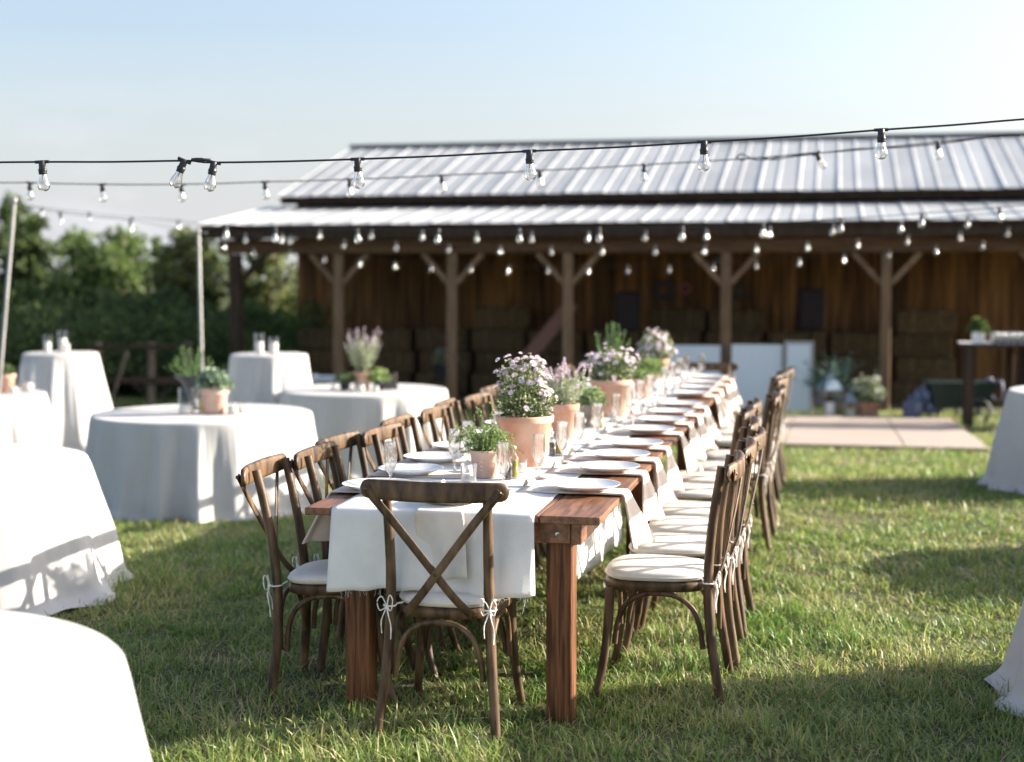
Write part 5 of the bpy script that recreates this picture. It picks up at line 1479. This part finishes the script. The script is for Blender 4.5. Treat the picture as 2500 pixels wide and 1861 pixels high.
def pot_at(x, y, dz=0.0): return (x, y, gz(x, y) + dz)
# flowers and lanterns beside the dance floor
mum('big pot of white chrysanthemums on the grass behind the dance floor', pot_at(.475, 19.75), .17, .13, .22, .52, .32, 40, 61, 'terra', 'petal_w', nl=1500, leaf=.05, fs=2.2)
mum('dark pot of white flowers standing on a crate in front of the hay', (-5.92, 22.2, gz(-5.92, 22.2) + .36), .18, .14, .24, .44, .20, 26, 62, 'iron', 'petal_w', nl=1000, leaf=.05, fs=2.0)
t = thing('wooden_crate', 'wooden crate holding up the dark pot of white flowers', 'crate', pot_at(-5.92, 22.2), .1)
for k in range(3):
    for s in (-1, 1):
        MB().box((0, s * .19, .06 + .115 * k), (.46, .018, .10), bev=.003).build('slat', M['barngrey'], t, smooth=False)
        MB().box((s * .22, 0, .06 + .115 * k), (.018, .36, .10), bev=.003).build('slat', M['barngrey'], t, smooth=False)
MB().box((0, 0, .347), (.46, .40, .016), bev=.003).build('lid', M['barngrey'], t, smooth=False)

def yucca():
    rng = np.random.default_rng(71)
    t = thing('potted_yucca', 'spiky blue green potted plant behind the lanterns', 'potted plant', pot_at(.05, 20.3), 0)
    pot(t, .17, .13, .30, M['iron'])
    LV = []
    st = MB()
    for k in range(46):
        a = rng.uniform(0, 2 * PI); el = rng.uniform(.25, 1.45); L = rng.uniform(.38, .68)
        b = np.array([.03 * math.cos(a), .03 * math.sin(a), .30])
        d = np.array([math.cos(a) * math.cos(el), math.sin(a) * math.cos(el), math.sin(el)])
        st.sweep(smooth_path([b, b + d * L * .55 + [0, 0, .02], b + d * L - [0, 0, .06 * math.cos(el)]], 3), lambda q: [(.018 * (1 - q) + .003, 0), (0, .003), (-.018 * (1 - q) - .003, 0), (0, -.003)])
        P = np.array([b + d * L * f for f in rng.uniform(.3, 1, 9)])
        LV.append(cards(rng, P, d + rng.normal(0, .6, (9, 3)), .09, .022))
    st.build('leaves', M['bluegrey'], t)
    V, F = cat(*LV); link('foliage', fast_mesh('foliage', V, F), M['bluegrey'], t)
yucca()
spikes('slim blue green conifer in a pot before the left loudspeaker', pot_at(-3.02, 19.9), .16, .12, .30, 40, .98, .22, 72, 'bluegrey', leaf=.07, lw=.3, per=60, name='potted_conifer', cone=True)

def lantern(x, y, w, h, label, rz):
    t = thing('lantern', label, 'lantern', pot_at(x, y), rz, 'metal lanterns by the dance floor')
    MB().box((0, 0, .015), (w, w, .03), bev=.005).build('base', M['zinc'], t, smooth=False)
    for sx_ in (-1, 1):
        for sy_ in (-1, 1):
            MB().box((sx_ * (w / 2 - .012), sy_ * (w / 2 - .012), .03 + h * .29), (.018, .018, h * .58), bev=.002).build('corner_bar', M['bark'], t, smooth=False)
    for s in (-1, 1):
        MB().box((s * (w / 2 - .012), 0, .03 + h * .29), (.003, w - .044, h * .57), bev=0).build('pane', M['jar'], t, smooth=False)
        MB().box((0, s * (w / 2 - .012), .03 + h * .29), (w - .044, .003, h * .57), bev=0).build('pane', M['jar'], t, smooth=False)
    z = .03 + h * .58
    m = MB()
    pts = [(w * .56, z), (w * .56, z + .012), (w * .30, z + h * .20), (w * .20, z + h * .22), (w * .20, z + h * .27), (w * .24, z + h * .275), (w * .06, z + h * .33), (0, z + h * .335)]
    m.lathe([(r * 1.25, zz) for r, zz in pts], 4)
    rf = m.build('roof', M['zinc'], t, smooth=False); rf.rotation_euler = (0, 0, PI / 4)
    ring = [(.035 * math.cos(a), 0, z + h * .37 + .035 * math.sin(a)) for a in [2 * PI * j / 14 for j in range(15)]]
    MB().tube(ring, .004, 6, cap=False).build('ring', M['zinc'], t)
    MB().lathe([(0, .031), (w * .26, .031), (w * .27, .035), (w * .27, h * .36), (w * .1, h * .355), (0, h * .355)], 16).build('candle', M['wax'], t)
lantern(-.02, 19.6, .27, .62, 'tall metal lantern on the grass behind the dance floor', .5)
lantern(.245, 19.62, .16, .36, 'short metal lantern with a white candle beside the white flowers', .3)

# cart, bag and bin before the bar
def cart():
    t = thing('garden_cart', 'dark green two wheeled garden cart under the bar', 'cart', pot_at(1.62, 19.9), .15)
    P = MB()
    P.add([(-.34, -.24, .20), (.34, -.24, .20), (.34, .24, .20), (-.34, .24, .20), (-.40, -.28, .52), (.44, -.28, .52), (.44, .28, .52), (-.40, .28, .52), (-.37, -.25, .50), (.41, -.25, .50), (.41, .25, .50), (-.37, .25, .50)],
          [(3, 2, 1, 0), (0, 1, 5, 4), (1, 2, 6, 5), (2, 3, 7, 6), (3, 0, 4, 7), (8, 9, 10, 11), (4, 5, 9, 8), (5, 6, 10, 9), (6, 7, 11, 10), (7, 4, 8, 11)])
    P.build('tub', M['green'], t, smooth=False)
    for s in (-1, 1):
        w = MB()
        ring = [(.20 + .15 * math.cos(a), s * .30, .15 + .15 * math.sin(a)) for a in [2 * PI * j / 22 for j in range(23)]]
        w.tube(ring, .022, 8, cap=False)
        w.tube([(.20, s * .28, .15), (.20, s * .32, .15)], .03, 10)
        for k in range(4):
            a = k * PI / 4
            w.tube([(.20 - .14 * math.cos(a), s * .30, .15 - .14 * math.sin(a)), (.20 + .14 * math.cos(a), s * .30, .15 + .14 * math.sin(a))], .005, 5)
        w.build('wheel', M['iron'], t)
    MB().tube(smooth_path([(.40, -.22, .50), (.50, -.24, .54), (.52, -.2, .3), (.50, .2, .3), (.50, .24, .54), (.40, .22, .50)], 3), .014, 8).build('handle', M['bluewhite'], t)
    MB().bar((-.30, -.2, 0), (-.30, -.2, .22), .03, .03, up=(0, 1, 0)).build('leg', M['iron'], t, smooth=False)
    MB().bar((-.30, .2, 0), (-.30, .2, .22), .03, .03, up=(0, 1, 0)).build('leg', M['iron'], t, smooth=False)
cart()
def bag():
    rng = np.random.default_rng(81)
    t = thing('plastic_bag', 'crumpled blue grey plastic bag with a box beside the garden cart', 'bag', pot_at(1.20, 19.85), 0)
    nu, nv = 26, 18
    P = np.zeros((nu + 1, nv, 3))
    for i in range(nu + 1):
        a = 2 * PI * i / nu
        for j in range(nv):
            el = -.2 + (PI / 2 + .2) * j / (nv - 1)
            r = 1 + .16 * math.sin(5 * a + 3 * el) * math.cos(7 * el) + .09 * math.sin(11 * a + 8 * el)
            if i == nu: P[i, j] = P[0, j]; continue
            P[i, j] = (.22 * r * math.cos(a) * math.cos(el) + .05 * math.sin(el), .2 * r * math.sin(a) * math.cos(el), max(0, .16 + .27 * r * math.sin(el)))
    MB().grid(P).build('sack', M['plastic'], t, smooth=False)
    MB().box((-.16, -.18, .13), (.24, .16, .26), bev=.01).build('box', M['plastic'], t, smooth=False)
bag()

# bar with glasses at the right edge
def bar_table():
    x0, x1, y = 1.52, 3.6, 18.6
    g_ = gz(1.7, y)
    t = thing('wooden_bar', 'dark wooden bar table at the right edge under the porch roof', 'bar', (x0, y, g_), 0)
    zt = .765 - g_
    L = x1 - x0
    for k in range(4):
        MB().box((L / 2, -.24 + .16 * k, zt - .02), (L, .155, .04), bev=.004).build('plank', M['barngrey'], t, smooth=False)
    for x, yy in ((.12, -.24), (.12, .24), (L - .1, -.24), (L - .1, .24), (.62, .24), (.72, -.05)):
        MB().bar((x, yy, -.05), (x, yy, zt - .04), .09, .09, up=(0, 1, 0), bev=.006).build('leg', M['barngrey'], t, smooth=False)
    for k in range(6):
        MB().box((.84 + .20 * k, -.20, zt / 2 - .03), (.192, .02, zt - .12), bev=.003).build('front_board', M['darkframe'], t, smooth=False)
    rnd = random.Random(4)
    gm = MB().lathe([(0, 0), (.030, 0), (.032, .004), (.036, .10), (.0365, .125), (.035, .125), (.033, .10), (.030, .008), (0, .008)], 14).build('bar_glass', M['bulb'])
    firstg = True
    for r_ in range(4):
        for c in range(12):
            o = gm if firstg else gm.copy()
            if not firstg: C.objects.link(o)
            firstg = False
            o.location = (x0 + .40 + c * .085 + .02 * (r_ % 2), y - .22 + r_ * .11, .768)
            tag(o, 'clear glass on the bar, %s row from the front, %s from the left' % (ORD[r_], ORD[c]), 'glass', 'glasses lined up on the bar')
    cl = MB().box((x0 + .95, y, .7655), (1.9, .50, .004), bev=.001).build('bar_cloth', M['runner'], smooth=False)
    tag(cl, 'white cloth spread on the bar under the rows of glasses', 'cloth')
    leafy('round dark green plant in a white pot at the left end of the bar', (x0 + .22, y - .05, .769), 82, lambda tt: pot(tt, .085, .07, .13, M['plate']), .13, .24, .18, 420, .05, 'tree1', 'potted_greens')
bar_table()
def dark_tub():
    t = thing('black_tub', 'black rubber tub standing under the right end of the bar', 'tub', pot_at(2.55, 18.35), 0)
    MB().lathe([(0, .02), (.24, .02), (.25, .03), (.30, .40), (.315, .41), (.315, .43), (.29, .43), (.245, .06), (0, .06)], 28).build('body', M['black'], t)
    for s in (-1, 1):
        MB().tube(smooth_path([(s * .30, -.07, .36), (s * .37, -.05, .38), (s * .37, .05, .38), (s * .30, .07, .36)], 3), .012, 8).build('handle', M['black'], t)
dark_tub()
# bench with white tray behind the back round table
def bench():
    t = thing('wooden_bench', 'pale wooden bench carrying white trays behind the back round table', 'bench', pot_at(-7.03, 19.8), YAW * .5)
    for k in range(3): MB().box((0, -.11 + .11 * k, .42), (.62, .10, .03), bev=.004).build('slat', M['post'], t, smooth=False)
    for sx_ in (-1, 1):
        for sy_ in (-1, 1):
            MB().bar((sx_ * .27, sy_ * .12, -.02), (sx_ * .27, sy_ * .12, .405), .05, .05, up=(0, 1, 0), bev=.004).build('leg', M['post'], t, smooth=False)
    MB().box((0, -.13, .30), (.50, .02, .06), bev=.003).build('stretcher', M['post'], t, smooth=False)
    g_ = gz(-7.03, 19.8)
    for k in range(3):
        m = MB().box((0, 0, .03), (.46 - .02 * k, .26, .022), bev=.006)
        for s in (-1, 1):
            m.box((s * (.22 - .01 * k), 0, .05), (.015, .26, .03), bev=.003)
        o = m.build('serving_tray', M['board'], smooth=False)
        o.location = (-7.03 + .01 * k, 19.8, g_ + .420 + .030 * k)
        o.rotation_euler = (0, 0, YAW * .5)
        tag(o, '%s white tray in the stack on the pale bench' % ('lowest', 'middle', 'topmost')[k], 'tray', 'trays stacked on the bench')
bench()
